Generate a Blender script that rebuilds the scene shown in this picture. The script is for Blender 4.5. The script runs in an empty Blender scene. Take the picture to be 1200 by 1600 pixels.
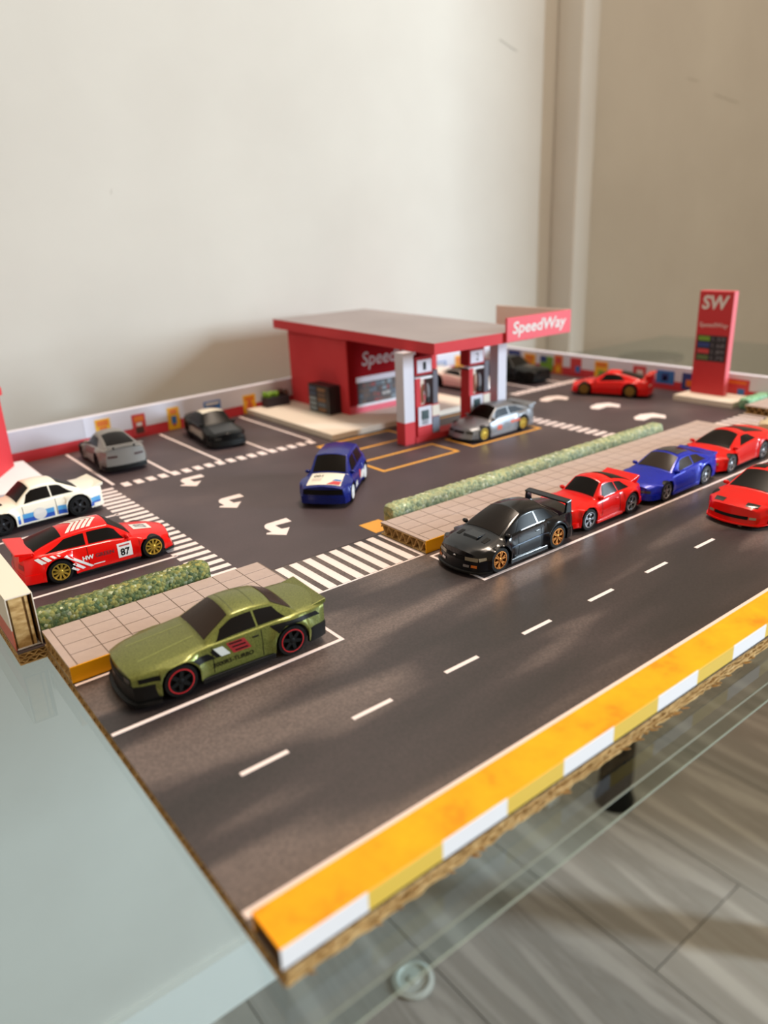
import bpy, bmesh, math, random
import numpy as np
from mathutils import Matrix, Vector

random.seed(7)
S = 0.0053                      # metres per modelling unit (a toy car is about 13 units, 7 cm)
sc = bpy.context.scene
COL = sc.collection

# ------------------------------------------------------------------ camera
FPX, YAW, PIT, ROL = 1165.855, 0.653132, 0.355365, -0.042870
CAM = (-8.606, -21.749, 25.311)
def _basis():
    f = np.array([math.sin(YAW)*math.cos(PIT), math.cos(YAW)*math.cos(PIT), -math.sin(PIT)])
    r = np.array([math.cos(YAW), -math.sin(YAW), 0.0]); u = np.cross(r, f)
    c, s = math.cos(ROL), math.sin(ROL)
    return c*r+s*u, -s*r+c*u, f
_r, _u, _f = _basis()
cd = bpy.data.cameras.new('camera'); cam = bpy.data.objects.new('camera', cd); COL.objects.link(cam)
cam.matrix_world = Matrix(((_r[0], _u[0], -_f[0], CAM[0]*S), (_r[1], _u[1], -_f[1], CAM[1]*S),
                           (_r[2], _u[2], -_f[2], CAM[2]*S), (0, 0, 0, 1)))
cd.sensor_fit = 'VERTICAL'; cd.sensor_height = 36.0; cd.lens = FPX/1600*36
cd.clip_start = 0.01; cd.clip_end = 50
cd.dof.use_dof = True; cd.dof.focus_distance = 57*S; cd.dof.aperture_fstop = 8.5
sc.camera = cam

# ------------------------------------------------------------------ world and lights
w = bpy.data.worlds.new('room_light'); sc.world = w; w.use_nodes = True
bg = w.node_tree.nodes['Background']; bg.inputs[0].default_value = (1.0, 0.79, 0.53, 1); bg.inputs[1].default_value = 0.355

def area(name, loc, target, sx, sy, energy, color):
    l = bpy.data.lights.new(name, 'AREA'); l.shape = 'RECTANGLE'; l.size = sx*S; l.size_y = sy*S
    l.energy = energy; l.color = color
    o = bpy.data.objects.new(name, l); COL.objects.link(o)
    o.location = Vector(loc)*S
    o.rotation_euler = (Vector(target)-Vector(loc)).to_track_quat('-Z', 'Y').to_euler()
    return o
area('window_daylight', (400, -320, 110), (60, 60, 10), 36, 190, 66, (0.74, 0.89, 1.0))
area('ceiling_lamp', (98, 42, 290), (50, 40, 0), 80, 50, 14.5, (1.0, 0.82, 0.66))

sc.view_settings.view_transform = 'Standard'; sc.view_settings.look = 'None'
sc.view_settings.gamma = 1.0; sc.view_settings.use_curve_mapping = False
sc.view_settings.exposure = 0.55

# ------------------------------------------------------------------ materials
def lin(c):
    if isinstance(c, str):
        c = [int(c[i:i+2], 16)/255 for i in (0, 2, 4)]
    return tuple(x/12.92 if x <= 0.04045 else ((x+0.055)/1.055)**2.4 for x in c)
MATS = {}
def mat(name, col, rough=0.6, metal=0.0, coat=0.0, spec=0.5):
    if name in MATS: return MATS[name]
    m = bpy.data.materials.new(name); m.use_nodes = True
    b = m.node_tree.nodes['Principled BSDF']
    b.inputs['Base Color'].default_value = (*lin(col), 1); b.inputs['Roughness'].default_value = rough
    b.inputs['Metallic'].default_value = metal; b.inputs['Coat Weight'].default_value = coat
    b.inputs['Coat Roughness'].default_value = 0.08; b.inputs['Specular IOR Level'].default_value = spec
    MATS[name] = m; return m
def N(nt, t, **kw):
    n = nt.nodes.new(t)
    for k, v in kw.items(): setattr(n, k, v)
    return n
def coords(nt, scale):
    tc = N(nt, 'ShaderNodeTexCoord'); mp = N(nt, 'ShaderNodeMapping')
    mp.inputs['Scale'].default_value = tuple(s/S for s in scale)
    nt.links.new(tc.outputs['Object'], mp.inputs[0]); return mp.outputs[0]
def noise(nt, scale, detail=3.0, rough=0.55):
    n = N(nt, 'ShaderNodeTexNoise'); n.inputs['Scale'].default_value = 1.0
    n.inputs['Detail'].default_value = detail; n.inputs['Roughness'].default_value = rough
    nt.links.new(coords(nt, scale), n.inputs['Vector']); return n
def ramp(nt, src, stops):
    r = N(nt, 'ShaderNodeValToRGB'); e = r.color_ramp.elements
    while len(e) > 1: e.remove(e[-1])
    e[0].position = stops[0][0]; e[0].color = (*lin(stops[0][1]), 1)
    for p, c in stops[1:]:
        q = e.new(p); q.color = (*lin(c), 1)
    nt.links.new(src, r.inputs[0]); return r
def mixc(nt, fac, a, b, mode='MIX'):
    m = N(nt, 'ShaderNodeMix', data_type='RGBA', blend_type=mode)
    if isinstance(fac, float): m.inputs[0].default_value = fac
    else: nt.links.new(fac, m.inputs[0])
    nt.links.new(a, m.inputs[6])
    if isinstance(b, tuple): m.inputs[7].default_value = b
    else: nt.links.new(b, m.inputs[7])
    return m.outputs[2]
def noisy(name, stops, scale, rough=0.8, detail=4.0, bump=0.0, grain=None, metal=0.0, coat=0.0, spec=0.2):
    if name in MATS: return MATS[name]
    m = mat(name, '808080', rough, metal, coat, spec); nt = m.node_tree; b = nt.nodes['Principled BSDF']
    n = noise(nt, scale, detail); c = ramp(nt, n.outputs[0], stops).outputs[0]
    if grain:
        g = noise(nt, grain[0], 2.0); gr = ramp(nt, g.outputs[0], [(0.3, grain[1]), (0.7, grain[2])])
        c = mixc(nt, grain[3], c, gr.outputs[0], 'OVERLAY')
    nt.links.new(c, b.inputs['Base Color'])
    if bump:
        bp = N(nt, 'ShaderNodeBump'); bp.inputs['Strength'].default_value = bump; bp.inputs['Distance'].default_value = 0.1*S
        nt.links.new(n.outputs[0], bp.inputs['Height']); nt.links.new(bp.outputs[0], b.inputs['Normal'])
    return m
def flake(name, c1, c2, rough=0.3, metal=0.6):
    return noisy(name, [(0.35, c1), (0.65, c2)], (14, 14, 14), rough, 2.0, 0, None, metal, 0.2, .3)

M_ROAD = noisy('asphalt_print_road', [(0.36, '2c2526'), (0.49, '3c3233'), (0.61, '6e605c')], (0.05, 0.25, 0.2), 0.45, 1.6,
               0, ((6, 6, 6), '505050', 'b4b4b4', 0.6), 0, 0, 0.5)
M_YARD = noisy('asphalt_print_yard', [(0.30, '44383c'), (0.55, '54464a'), (0.75, '6f5e5e')], (0.07, 0.09, 0.1), 0.5, 2.5,
               0, ((9, 9, 9), '6a6a6a', '989898', 0.5), 0, 0, 0.5)
M_LINE = mat('white_print', 'ecdcda', 0.6)
M_WHITE = mat('white_paper', 'e8e8ee', 0.6)
M_ORANGE = mat('orange_print', 'e2a23e', 0.6)
M_YELLOW = noisy('yellow_kerb_print', [(0.28, 'e58406'), (0.42, 'f29c08'), (0.75, 'f9ab0c')], (0.5, 0.5, 0.3), 0.6, 6.0, spec=.2)
M_YKERB = noisy('yellow_kerb_side', [(0.4, 'f2a808'), (0.7, 'ffba10')], (0.2, 0.2, 0.6), 0.5)
M_YPALE = mat('pale_yellow_print', 'e0bd4c', 0.5)
M_CARD = noisy('cardboard', [(0.3, 'a07c4c'), (0.55, 'c8a46e'), (0.8, 'e0c494')], (1.2, 1.2, 3), 0.9, 4.0, 0.4)
M_CARDD = noisy('cardboard_core', [(0.3, '3a2410'), (0.7, '6b4a24')], (1.5, 1.5, 2), 0.95)
M_TILE = noisy('pavement_print', [(0.3, 'ab9a94'), (0.7, 'b8a69e')], (0.5, 0.5, 0.5), 0.65)
M_GROUT = mat('pavement_joint', '7d6c62', 0.8)
M_RED = noisy('red_paper', [(0.3, 'c4353c'), (0.7, 'cf4046')], (0.1, 0.1, 0.1), 0.6)
M_DRED = mat('dark_red_shaded_paper', '880d16', 0.8, spec=.1)  # red darkened to carry the canopy shade on the shop front
M_PRED = mat('band_red_paper', 'c42e38', 0.6)
M_LAV = noisy('grey_paper', [(0.3, 'b6b3bd'), (0.7, 'c2bfc8')], (0.1, 0.1, 0.1), 0.65)
M_LAVL = mat('pale_grey_paper', 'd4d3e0', 0.65)
M_CREAM = mat('cream_paper', 'e0d6c8', 0.65)
M_ROOF = noisy('grey_roof_paper', [(0.3, '8a8486'), (0.7, '969092')], (0.08, 0.08, 0.1), 0.6)
M_BLACK = mat('black_plastic', '060606', 0.45, spec=.25)
M_MBLACK = mat('matt_black', '090909', 0.6, spec=.2)
M_TYRE = mat('black_tyre', '060606', 0.5, spec=.25)
M_GLASSC = mat('smoked_window', '120f0d', 0.3, 0, 0, .1)
M_GLASSB = mat('brown_tinted_window', '2c2119', 0.25, 0, 0, .15)
M_CHROME = mat('chrome_plastic', 'c8c8cc', 0.2, 1.0)
M_SILV = mat('silver_rim', 'a8aab0', 0.25, 0.9)
M_GOLD = mat('gold_rim', 'd2b04a', 0.28, 0.75)
M_COPPER = mat('copper_rim', 'c07a3a', 0.25, 0.85)
M_LAMP = mat('clear_lamp', '8f8878', 0.15, 0.2, 0.4)
M_AMBER = mat('amber_lamp', 'c86a1e', 0.3)
M_TAIL = mat('red_lamp', '8e1014', 0.25)
M_INK = mat('black_print', '0a0909', 0.5, spec=.15)
M_GREYP = mat('grey_print', '77747a', 0.6)

# ------------------------------------------------------------------ mesh helpers
OFF = {}
class MB:
    def __init__(s): s.v = []; s.f = []; s.m = []
    def add(s, vs, fs, mi=0):
        o = len(s.v); s.v += [tuple(map(float, p)) for p in vs]
        for f in fs: s.f.append([i+o for i in f]); s.m.append(mi)
        return s
    def box(s, x0, x1, y0, y1, z0, z1, mi=0):
        return s.add([(x0,y0,z0),(x1,y0,z0),(x1,y1,z0),(x0,y1,z0),(x0,y0,z1),(x1,y0,z1),(x1,y1,z1),(x0,y1,z1)],
                     [(0,3,2,1),(4,5,6,7),(0,1,5,4),(1,2,6,5),(2,3,7,6),(3,0,4,7)], mi)
    def hexa(s, p, mi=0):      # 8 points: bottom 4 then top 4
        return s.add(p, [(0,3,2,1),(4,5,6,7),(0,1,5,4),(1,2,6,5),(2,3,7,6),(3,0,4,7)], mi)
    def prism(s, pts, z0, z1, mi=0):
        n = len(pts); vs = [(x,y,z0) for x,y in pts]+[(x,y,z1) for x,y in pts]
        return s.add(vs, [list(range(n))[::-1], list(range(n,2*n))]+[(i,(i+1)%n,n+(i+1)%n,n+i) for i in range(n)], mi)
    def extr(s, pts, y0, y1, mi=0):   # (x,z) outline along y
        n = len(pts); vs = [(x,y0,z) for x,z in pts]+[(x,y1,z) for x,z in pts]
        return s.add(vs, [list(range(n)), list(range(n,2*n))[::-1]]+[(i,n+i,n+(i+1)%n,(i+1)%n) for i in range(n)], mi)
    def grid(s, P, mi=0, flip=False):
        a, b = len(P), len(P[0]); vs = [q for r in P for q in r]; fs = []
        for i in range(a-1):
            for j in range(b-1):
                q = (i*b+j, (i+1)*b+j, (i+1)*b+j+1, i*b+j+1); fs.append(q[::-1] if flip else q)
        return s.add(vs, fs, mi)
    def lathe_y(s, prof, n=28, mi=0, cx=0, cz=0):
        P = [[(cx+r*math.cos(2*math.pi*k/n), y, cz+r*math.sin(2*math.pi*k/n)) for r, y in prof] for k in range(n+1)]
        return s.grid(P, mi)
    def lathe_z(s, prof, n=24, mi=0, cx=0, cy=0):
        P = [[(cx+r*math.cos(2*math.pi*k/n), cy+r*math.sin(2*math.pi*k/n), z) for r, z in prof] for k in range(n+1)]
        return s.grid(P, mi)
    def ell(s, c, r, nu=12, nv=8, mi=0):
        P = [[(c[0]+r[0]*math.cos(2*math.pi*i/nu)*math.sin(math.pi*j/nv), c[1]+r[1]*math.sin(2*math.pi*i/nu)*math.sin(math.pi*j/nv),
               c[2]+r[2]*math.cos(math.pi*j/nv)) for j in range(nv+1)] for i in range(nu+1)]
        return s.grid(P, mi, True)
    def build(s, name, mats, parent=None, world=True, smooth=None, bevel=0.0, loc=None):
        if not isinstance(mats, (list, tuple)): mats = [mats]
        V = np.array(s.v)
        if parent is None:
            o0 = np.array(loc) if loc is not None else np.array([(V[:,0].min()+V[:,0].max())/2, (V[:,1].min()+V[:,1].max())/2, V[:,2].min()])
            V = V-o0
        elif world:
            o0 = np.array(OFF.get(parent.name, (0,0,0))); V = V-o0
        else: o0 = np.zeros(3)
        me = bpy.data.meshes.new(name); me.from_pydata((V*S).tolist(), [], s.f)
        for m in mats: me.materials.append(m)
        me.polygons.foreach_set('material_index', s.m)
        bm = bmesh.new(); bm.from_mesh(me)
        bmesh.ops.remove_doubles(bm, verts=bm.verts, dist=1e-4*S)
        if bevel: bmesh.ops.bevel(bm, geom=bm.edges[:], offset=bevel*S, segments=2, affect='EDGES', profile=0.5, clamp_overlap=True)
        bmesh.ops.recalc_face_normals(bm, faces=bm.faces)
        bm.to_mesh(me); bm.free()
        if smooth is not None:
            me.polygons.foreach_set('use_smooth', [True]*len(me.polygons))
            me.set_sharp_from_angle(angle=math.radians(smooth))
        me.update()
        return link(name, me, parent, o0)
def link(name, me, parent=None, o0=(0,0,0)):
    o = bpy.data.objects.new(name, me); COL.objects.link(o)
    if parent is not None: o.parent = parent
    else: o.location = Vector(o0)*S
    OFF[o.name] = tuple(o0) if parent is None else OFF.get(parent.name, (0,0,0))
    return o
def tag(o, label, cat, group=None):
    o['label'] = label; o['category'] = cat; o['kind'] = 'thing'
    if group: o['group'] = group
    return o
def thing(name, label, cat, loc, rot=0.0, group=None):
    o = bpy.data.objects.new(name, None); COL.objects.link(o); o.empty_display_size = 0.005
    o.location = Vector(loc)*S; o.rotation_euler = (0, 0, math.radians(rot)); OFF[o.name] = tuple(loc)
    return tag(o, label, cat, group)
def struct(o): o['kind'] = 'structure'; return o
def box(name, m, parent, *b, bevel=0.0, world=True): return MB().box(*b).build(name, m, parent, world, bevel=bevel)
TXT = {}
def text2d(body, shear=0.0, offset=0.0):
    k = (body, shear, offset)
    if k in TXT: return TXT[k]
    c = bpy.data.curves.new('t', 'FONT'); c.body = body; c.shear = shear; c.offset = offset; c.resolution_u = 3
    o = bpy.data.objects.new('t', c); COL.objects.link(o)
    dg = bpy.context.evaluated_depsgraph_get(); dg.update()
    me = bpy.data.meshes.new_from_object(o.evaluated_get(dg))
    v = np.array([q.co[:2] for q in me.vertices]); f = [list(p.vertices) for p in me.polygons]
    bpy.data.objects.remove(o); bpy.data.curves.remove(c); bpy.data.meshes.remove(me)
    v = (v-v.min(0))/(v.max(0)-v.min(0)); TXT[k] = (v, f); return TXT[k]
def text(name, body, fn, m, parent, world=True, shear=0.0, offset=0.0):
    v, f = text2d(body, shear, offset)
    return MB().add([fn(a, b) for a, b in v], f).build(name, m, parent, world)

# ------------------------------------------------------------------ room
M_WALL = noisy('painted_wall', [(0.3, 'c3bfb8'), (0.7, 'ccc9c2')], (0.03, 0.03, 0.03), 0.85, 5.0, 0.08)
M_BASE = mat('white_baseboard', 'dcdcd8', 0.5)
FZ = -127.5
def wall(name, *b):
    return struct(MB().box(*b).build(name, M_WALL))
wall('wall_back', -330, 420, 91, 97, FZ, 330)
wall('wall_shade_blocker', 240, 247, -90, 91, FZ, 330)  # unseen blocker, added to shade the right end of the back wall
struct(MB().box(126.0, 131.4, 84.6, 91, FZ, 330).build('trim_1', M_WALL, bevel=0.5))
bb = struct(MB().box(-330, 240, 89.8, 91, FZ, FZ+14).build('baseboard_back', M_BASE))
MB().box(-330, 240, 89.2, 91, FZ+14, FZ+16).build('moulding', M_BASE, bb)
# small scuffs on the back wall
M_SCUFF = mat('pencil_scuff', 'aaa69e', 0.8)
wb = bpy.data.objects['wall_back']
for x, z, l, a in ((14.4, 33.6, 2.6, 0.06), (9.5, 31.2, 1.6, 0.5), (32, 32.5, .6, 1.2), (112, 58, 5, -0.3), (192, 54, 12, -.1), (176, 57, 5, -.05)):
    dx, dz = l/2*math.cos(a), l/2*math.sin(a)
    MB().hexa([(x-dx, 90.97, z-dz-.1), (x+dx, 90.97, z+dz-.1), (x+dx, 91, z+dz-.1), (x-dx, 91, z-dz-.1),
               (x-dx, 90.97, z-dz+.1), (x+dx, 90.97, z+dz+.12), (x+dx, 91, z+dz+.12), (x-dx, 91, z-dz+.1)]).build('scuff_mark', M_SCUFF, wb)
# laminate floor
fl = struct(MB().box(-330, 420, -330, 91, FZ-3, FZ-0.5).build('floor', mat('floor_joint', '5c5850', 0.9)))
def wood():
    m = mat('grey_oak_laminate', '808080', 0.45); nt = m.node_tree; b = nt.nodes['Principled BSDF']
    n = noise(nt, (0.05, 0.007, 0.1), 7.0, 0.58); n.inputs['Distortion'].default_value = 2.2
    c = ramp(nt, n.outputs[0], [(0.3, '7e7973'), (0.42, '9a958d'), (0.5, '928c84'), (0.6, 'aba59d'), (0.8, 'b8b2a9')]).outputs[0]
    oi = N(nt, 'ShaderNodeObjectInfo'); r2 = ramp(nt, oi.outputs['Random'], [(0, 'c4c4c4'), (1, 'e8e8e6')])
    nt.links.new(mixc(nt, 0.5, c, r2.outputs[0], 'MULTIPLY'), b.inputs['Base Color'])
    return m
PL, PW = 226.0, 36.0
M_OAK = wood(); PM = {}
for r in range(20):
    x = -290+r*PW; y = 90.6; l = 40+((r*83) % 180)
    while y > -320:
        if l not in PM:
            o = MB().box(0, PW-.3, -l+.3, 0, 0, .6).build('plank', M_OAK, fl, world=False); PM[l] = o.data
        else: o = link('plank', PM[l], fl)
        o.location = (Vector((x, y, FZ-.6))-Vector(OFF[fl.name]))*S; y -= l; l = 226

# glass table
def glassmat(name, tint, fres=1.5, rough=0.0):
    m = bpy.data.materials.new(name); m.use_nodes = True; nt = m.node_tree; nt.nodes.clear()
    out = N(nt, 'ShaderNodeOutputMaterial'); mx = N(nt, 'ShaderNodeMixShader'); tr = N(nt, 'ShaderNodeBsdfTransparent')
    gl = N(nt, 'ShaderNodeBsdfGlossy'); fr = N(nt, 'ShaderNodeFresnel'); fr.inputs[0].default_value = fres
    tr.inputs[0].default_value = (*lin(tint), 1); gl.inputs['Roughness'].default_value = rough
    nt.links.new(fr.outputs[0], mx.inputs[0]); nt.links.new(tr.outputs[0], mx.inputs[1]); nt.links.new(gl.outputs[0], mx.inputs[2])
    nt.links.new(mx.outputs[0], out.inputs[0]); return m
M_TGLASS = glassmat('table_glass', 'f0f8fa')
tb = thing('glass_table', 'clear glass table top under the cardboard street model, on black legs', 'table', (40, 42, FZ))
GX0, GX1, GY0, GY1, GZ0, GZ1 = -90, 163, -5.1, 84.4, -2.5, -0.98
M_TUND = bpy.data.materials.new('table_glass_body'); M_TUND.use_nodes = True
_n = M_TUND.node_tree; _n.nodes.clear(); _o = N(_n, 'ShaderNodeOutputMaterial'); _t = N(_n, 'ShaderNodeBsdfTransparent'); _t.inputs[0].default_value = (*lin('f6fcfc'), 1); _n.links.new(_t.outputs[0], _o.inputs[0])
g = MB().box(GX0, GX1, GY0, GY1, GZ0, GZ1).build('table_top', [M_TGLASS, M_TUND], tb)
for p in g.data.polygons: p.material_index = 0 if p.normal.z > .5 else 1
e = MB()
for zz in (GZ0, GZ1-.07): e.box(GX0, GX1, GY0-.02, GY0+.05, zz, zz+.07)
e.build('polished_edge', mat('polished_glass_edge', '8f968c', 0.3), g)
for (x, y) in ((143, 75), (143, 10), (-80, 72), (-80, 10)):
    lg = MB().lathe_z([(0, FZ), (5.2, FZ), (5.5, FZ+1.5), (4.6, FZ+4), (4.2, -8), (4.2, GZ0-1)], 24, cx=x, cy=y).build('leg', M_BLACK, tb, smooth=40)
    MB().lathe_z([(0, GZ0-1), (7, GZ0-1), (7, GZ0-.02), (0, GZ0-.02)], 24, cx=x, cy=y).build('leg_plate', M_CHROME, lg)
M_CLEAR = glassmat('clear_plastic', 'd8e0da', 1.45, 0.1)
cc = MB().lathe_z([(0, FZ), (4.4, FZ), (4.6, FZ+.8), (3.6, FZ+1.3), (3.1, FZ+.6), (1.2, FZ+.6), (.9, FZ+1.1), (0, FZ+1.2)], 32, cx=64, cy=69.8)
tag(cc.build('caster_cup', mat('milky_plastic', 'a9ada6', 0.25), smooth=40), 'small round translucent caster cup lying on the grey wooden floor', 'caster cup')

# ------------------------------------------------------------------ cardboard helpers
def flute(name, p0, p1, inw, z0, z1, parent, per=0.95, jag=0.0, m=None):
    p0 = np.array(p0, float); p1 = np.array(p1, float); inw = np.array(inw, float); L = np.linalg.norm(p1-p0)
    n = max(4, int(L/per*8)); mb = MB(); rows = []; ph = 0; t = 0.055
    mid, amp = (z0+z1)/2, (z1-z0)/2-t
    for i in range(n+1):
        ph += 2*math.pi/8*(1+random.uniform(-.25, .25)*(1 if jag else .5))
        p = p0+(p1-p0)*i/n; z = mid+amp*math.sin(ph)+random.uniform(-jag, jag)*.4
        a = p+inw*(random.uniform(-jag*.9, jag*.6) if jag else 0.03); b = p+inw*0.75
        z = min(max(z, z0+t), z1-t)
        rows.append([(a[0], a[1], z+t), (b[0], b[1], z+t), (b[0], b[1], z-t), (a[0], a[1], z-t), (a[0], a[1], z+t)])
    return mb.grid(rows).build(name, m or M_CARD, parent)
def liner(name, p0, p1, inw, z0, z1, parent, jag, m=None):     # torn edge of a liner sheet
    p0 = np.array(p0, float); p1 = np.array(p1, float); inw = np.array(inw, float); L = np.linalg.norm(p1-p0)
    n = int(L/0.35); rows = []
    for i in range(n+1):
        p = p0+(p1-p0)*i/n; a = p+inw*random.uniform(-jag, jag*.3); b = p+inw*.8
        dz = random.uniform(-.05, .05)
        rows.append([(a[0], a[1], z1+dz), (b[0], b[1], z1), (b[0], b[1], z0), (a[0], a[1], z0+dz), (a[0], a[1], z1+dz)])
    return MB().grid(rows).build(name, m or M_CARD, parent)
def mark(parent, name, x0, x1, y0, y1, m=None, z=0.0):
    return MB().box(x0, x1, y0, y1, z, z+0.02).build(name, m or M_LINE, parent)

# ------------------------------------------------------------------ road board
BZ = -0.95
rd = thing('road_board', 'dark asphalt road printed on a corrugated cardboard sheet, lane dashes along it', 'road', (52, 12, BZ))
MB().box(0, 108, -3.2, 28.2, -0.07, 0).build('asphalt_sheet', M_ROAD, rd)
MB().box(0.02, 108, -3.1, 28.2, BZ, BZ+.08).build('bottom_liner', M_CARD, rd)
MB().box(0.02, 108, -3.15, 28.2, -.16, -.07).build('top_liner', M_CARD, rd)
MB().box(0.7, 107.5, -2.5, 28, BZ+.08, -.16).build('cardboard_core', M_CARDD, rd)
flute('flute_edge', (0, -3.1), (0, 28.2), (1, 0), BZ+.08, -.16, rd)
flute('torn_flute_edge', (0.1, -3.1), (108, -3.1), (0, 1), BZ+.3, -.34, rd, per=0.55, jag=0.1)
for k_, (z0_, z1_) in enumerate(((BZ, BZ+.14), (BZ+.16, BZ+.28), (BZ+.3, BZ+.4), (-.44, -.32), (-.3, -.2), (-.19, -.1))):
    liner('torn_liner', (0.1, -3.12+.04*(k_ % 2)), (108, -3.12+.04*(k_ % 2)), (0, 1), z0_, z1_, rd, 0.12)
for i in range(50):        # paper fibres hanging from the torn front edge
    x = random.uniform(.5, 70); l = random.uniform(.15, .5); y = -3.3
    MB().hexa([(x, y, BZ+.1), (x+.05, y, BZ+.1), (x+.05, y+.2, BZ+.1), (x, y+.2, BZ+.1), (x+l*.5, y-l*.6, BZ+.2), (x+l*.5+.04, y-l*.6, BZ+.2), (x+l*.5+.04, y-l*.6+.03, BZ+.24), (x+l*.5, y-l*.6+.03, BZ+.24)]).build('torn_fibre', M_CARD, rd)
mark(rd, 'edge_line', 0.05, 108, -.32, .12)
for k in range(15): mark(rd, 'lane_dash', 3.95+7.02*k, 6.75+7.02*k, 7.38, 7.68)
mark(rd, 'parking_line', 0.05, 15.75, 15.02, 15.3); mark(rd, 'parking_line', 15.5, 15.75, 15.3, 21.2); mark(rd, 'parking_line', 0.05, 15.75, 21.55, 21.8)
mark(rd, 'parking_line', 29.0, 78.5, 15.02, 15.3); mark(rd, 'parking_line', 29.0, 29.25, 15.3, 21.2); mark(rd, 'parking_line', 29.0, 78.5, 21.2, 21.4); mark(rd, 'parking_line', 78.3, 78.5, 15.3, 21.2)
def zebra(x0, x1, n):
    per = (x1-x0)/n
    for k in range(n+1):
        a = x0+per*k-.36; b = a+.76
        a = max(a, x0); b = min(b, x1)
        mark(rd, 'zebra_stripe', a, b, 22.1, 28.0)
    mark(rd, 'zebra_edge_line', x0, x1, 21.9, 22.05)
zebra(17.0, 29.0, 9); zebra(81.5, 93.2, 8)
# painted kerb along the front of the road
kb = thing('yellow_kerb', 'long yellow kerb with white and yellow front blocks along the near road edge', 'kerb', (52, -2, 0))
MB().box(0.12, 107.8, -3.1, -1.05, 0.02, .97).build('cardboard_core', M_CARDD, kb)
MB().box(0.0, 108, -3.12, -1.0, .97, 1.03).build('kerb_top', M_YELLOW, kb)
k, x = 0, 0.0
while x < 107:
    MB().box(x, min(x+4.0, 108), -3.17, -3.1, 0.03, 1.0).build('kerb_block', M_WHITE if k % 2 == 0 else M_YPALE, kb); k += 1; x += 4.0
MB().box(0.0, 108, -1.05, -1.0, 0.02, .97).build('kerb_back', M_YKERB, kb)

# ------------------------------------------------------------------ yard board
yd = thing('yard_board', 'forecourt of dark printed asphalt on cardboard with white bays and arrows', 'forecourt', (50, 56, BZ))
MB().box(-1.7, 104, 28.25, 84.3, -0.07, 0).build('asphalt_sheet', M_YARD, yd)
MB().box(-1.7, 104, 28.3, 84.3, BZ, BZ+.08).build('bottom_liner', M_CARD, yd)
MB().box(-1.7, 104, 28.3, 84.3, -.16, -.07).build('top_liner', M_CARD, yd)
MB().box(-1.7, 104, 28.3, 84.3, -.54, -.48).build('middle_liner', M_CARD, yd)
MB().box(-1.0, 103.5, 29, 84, BZ+.08, -.16).build('cardboard_core', M_CARDD, yd)
for z0, z1 in ((BZ+.08, -.54), (-.48, -.16)):
    flute('flute_edge', (-1.7, 28.3), (-1.7, 84.2), (1, 0), z0, z1, yd, per=.6); flute('flute_edge', (-1.7, 28.3), (0.2, 28.3), (0, 1), z0, z1, yd, per=.6)
y = 30.1; k = 0
while y < 60:
    short = 41.0 < y < 46.5
    mark(yd, 'zebra_stripe', 14.5 if short else 12.9, 15.8, y, y+.66); y += 1.27; k += 1
for yy in (36.3, 50.6): mark(yd, 'bay_line', 0.2, 13.2, yy, yy+.3)
for k in range(18): mark(yd, 'bay_dash', 17.0+1.46*k, 17.88+1.46*k, 59.3, 60.9)
for k in range(5): mark(yd, 'bay_line', 16.1+6.65*k, 16.45+6.65*k, 60.9, 78.6+k*.6)
ARW = [(24.98, 37.77), (24.9, 36.65), (23.17, 36.77), (23.16, 35.58), (23.92, 35.41), (22.69, 33.95), (21.4, 35.37), (21.62, 35.64), (22.09, 35.51), (22.1, 36.83), (22.35, 37.39), (22.74, 37.7)]
for dx, dy in ((0, 0), (.2, 9.9), (.3, 19.6)):
    MB().prism([(a+dx, b+dy) for a, b in ARW], 0, .02).build('lane_arrow', M_LINE, yd)
ARB = [(81.38, 37.59), (83.52, 38.0), (85.35, 37.15), (85.35, 35.13), (83.71, 34.09), (83.55, 35.18), (82.98, 35.81), (80.84, 35.6), (80.41, 36.62)]
for dx, dy in ((0, 0), (1.6, 8.6), (.8, 17.6)):
    MB().prism([(a+dx, b+dy) for a, b in ARB], 0, .02).build('lane_arrow', M_LINE, yd)
y = 31.2
while y < 49: mark(yd, 'zebra_stripe', 70.0, 72.4, y, y+.75); y += 1.35
x = 82.2
while x < 98: mark(yd, 'bay_dash', x, x+.9, 59.9, 61.6); x += 1.3
for x in (74.5, 81.3, 88.1, 95.0): mark(yd, 'bay_line', x, x+.35, 61.6, 82)
def obox(x0, x1, y0, y1, t=.42):
    for b in ((x0, x1, y0, y0+t), (x0, x1, y1-t, y1), (x0, x0+t, y0+t, y1-t), (x1-t, x1, y0+t, y1-t)): mark(yd, 'orange_bay_line', *b, m=M_ORANGE)
obox(40.9, 52.9, 42.7, 47.9); obox(55.3, 68.3, 42.9, 48.2); obox(41.5, 53.5, 52.3, 57.6); obox(56, 68, 52.3, 57.6)
mark(yd, 'orange_patch', 28.9, 31.2, 28.6, 31.2, M_ORANGE)
for k in range(4): mark(yd, 'orange_bay_line', 72.5+k*1.3, 73.1+k*1.3, 28.7, 31.2, M_ORANGE)
mark(yd, 'orange_bay_line', 72.5, 77.2, 28.4, 28.7, M_ORANGE); mark(yd, 'orange_bay_line', 72.5, 77.2, 31.2, 31.5, M_ORANGE)

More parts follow.
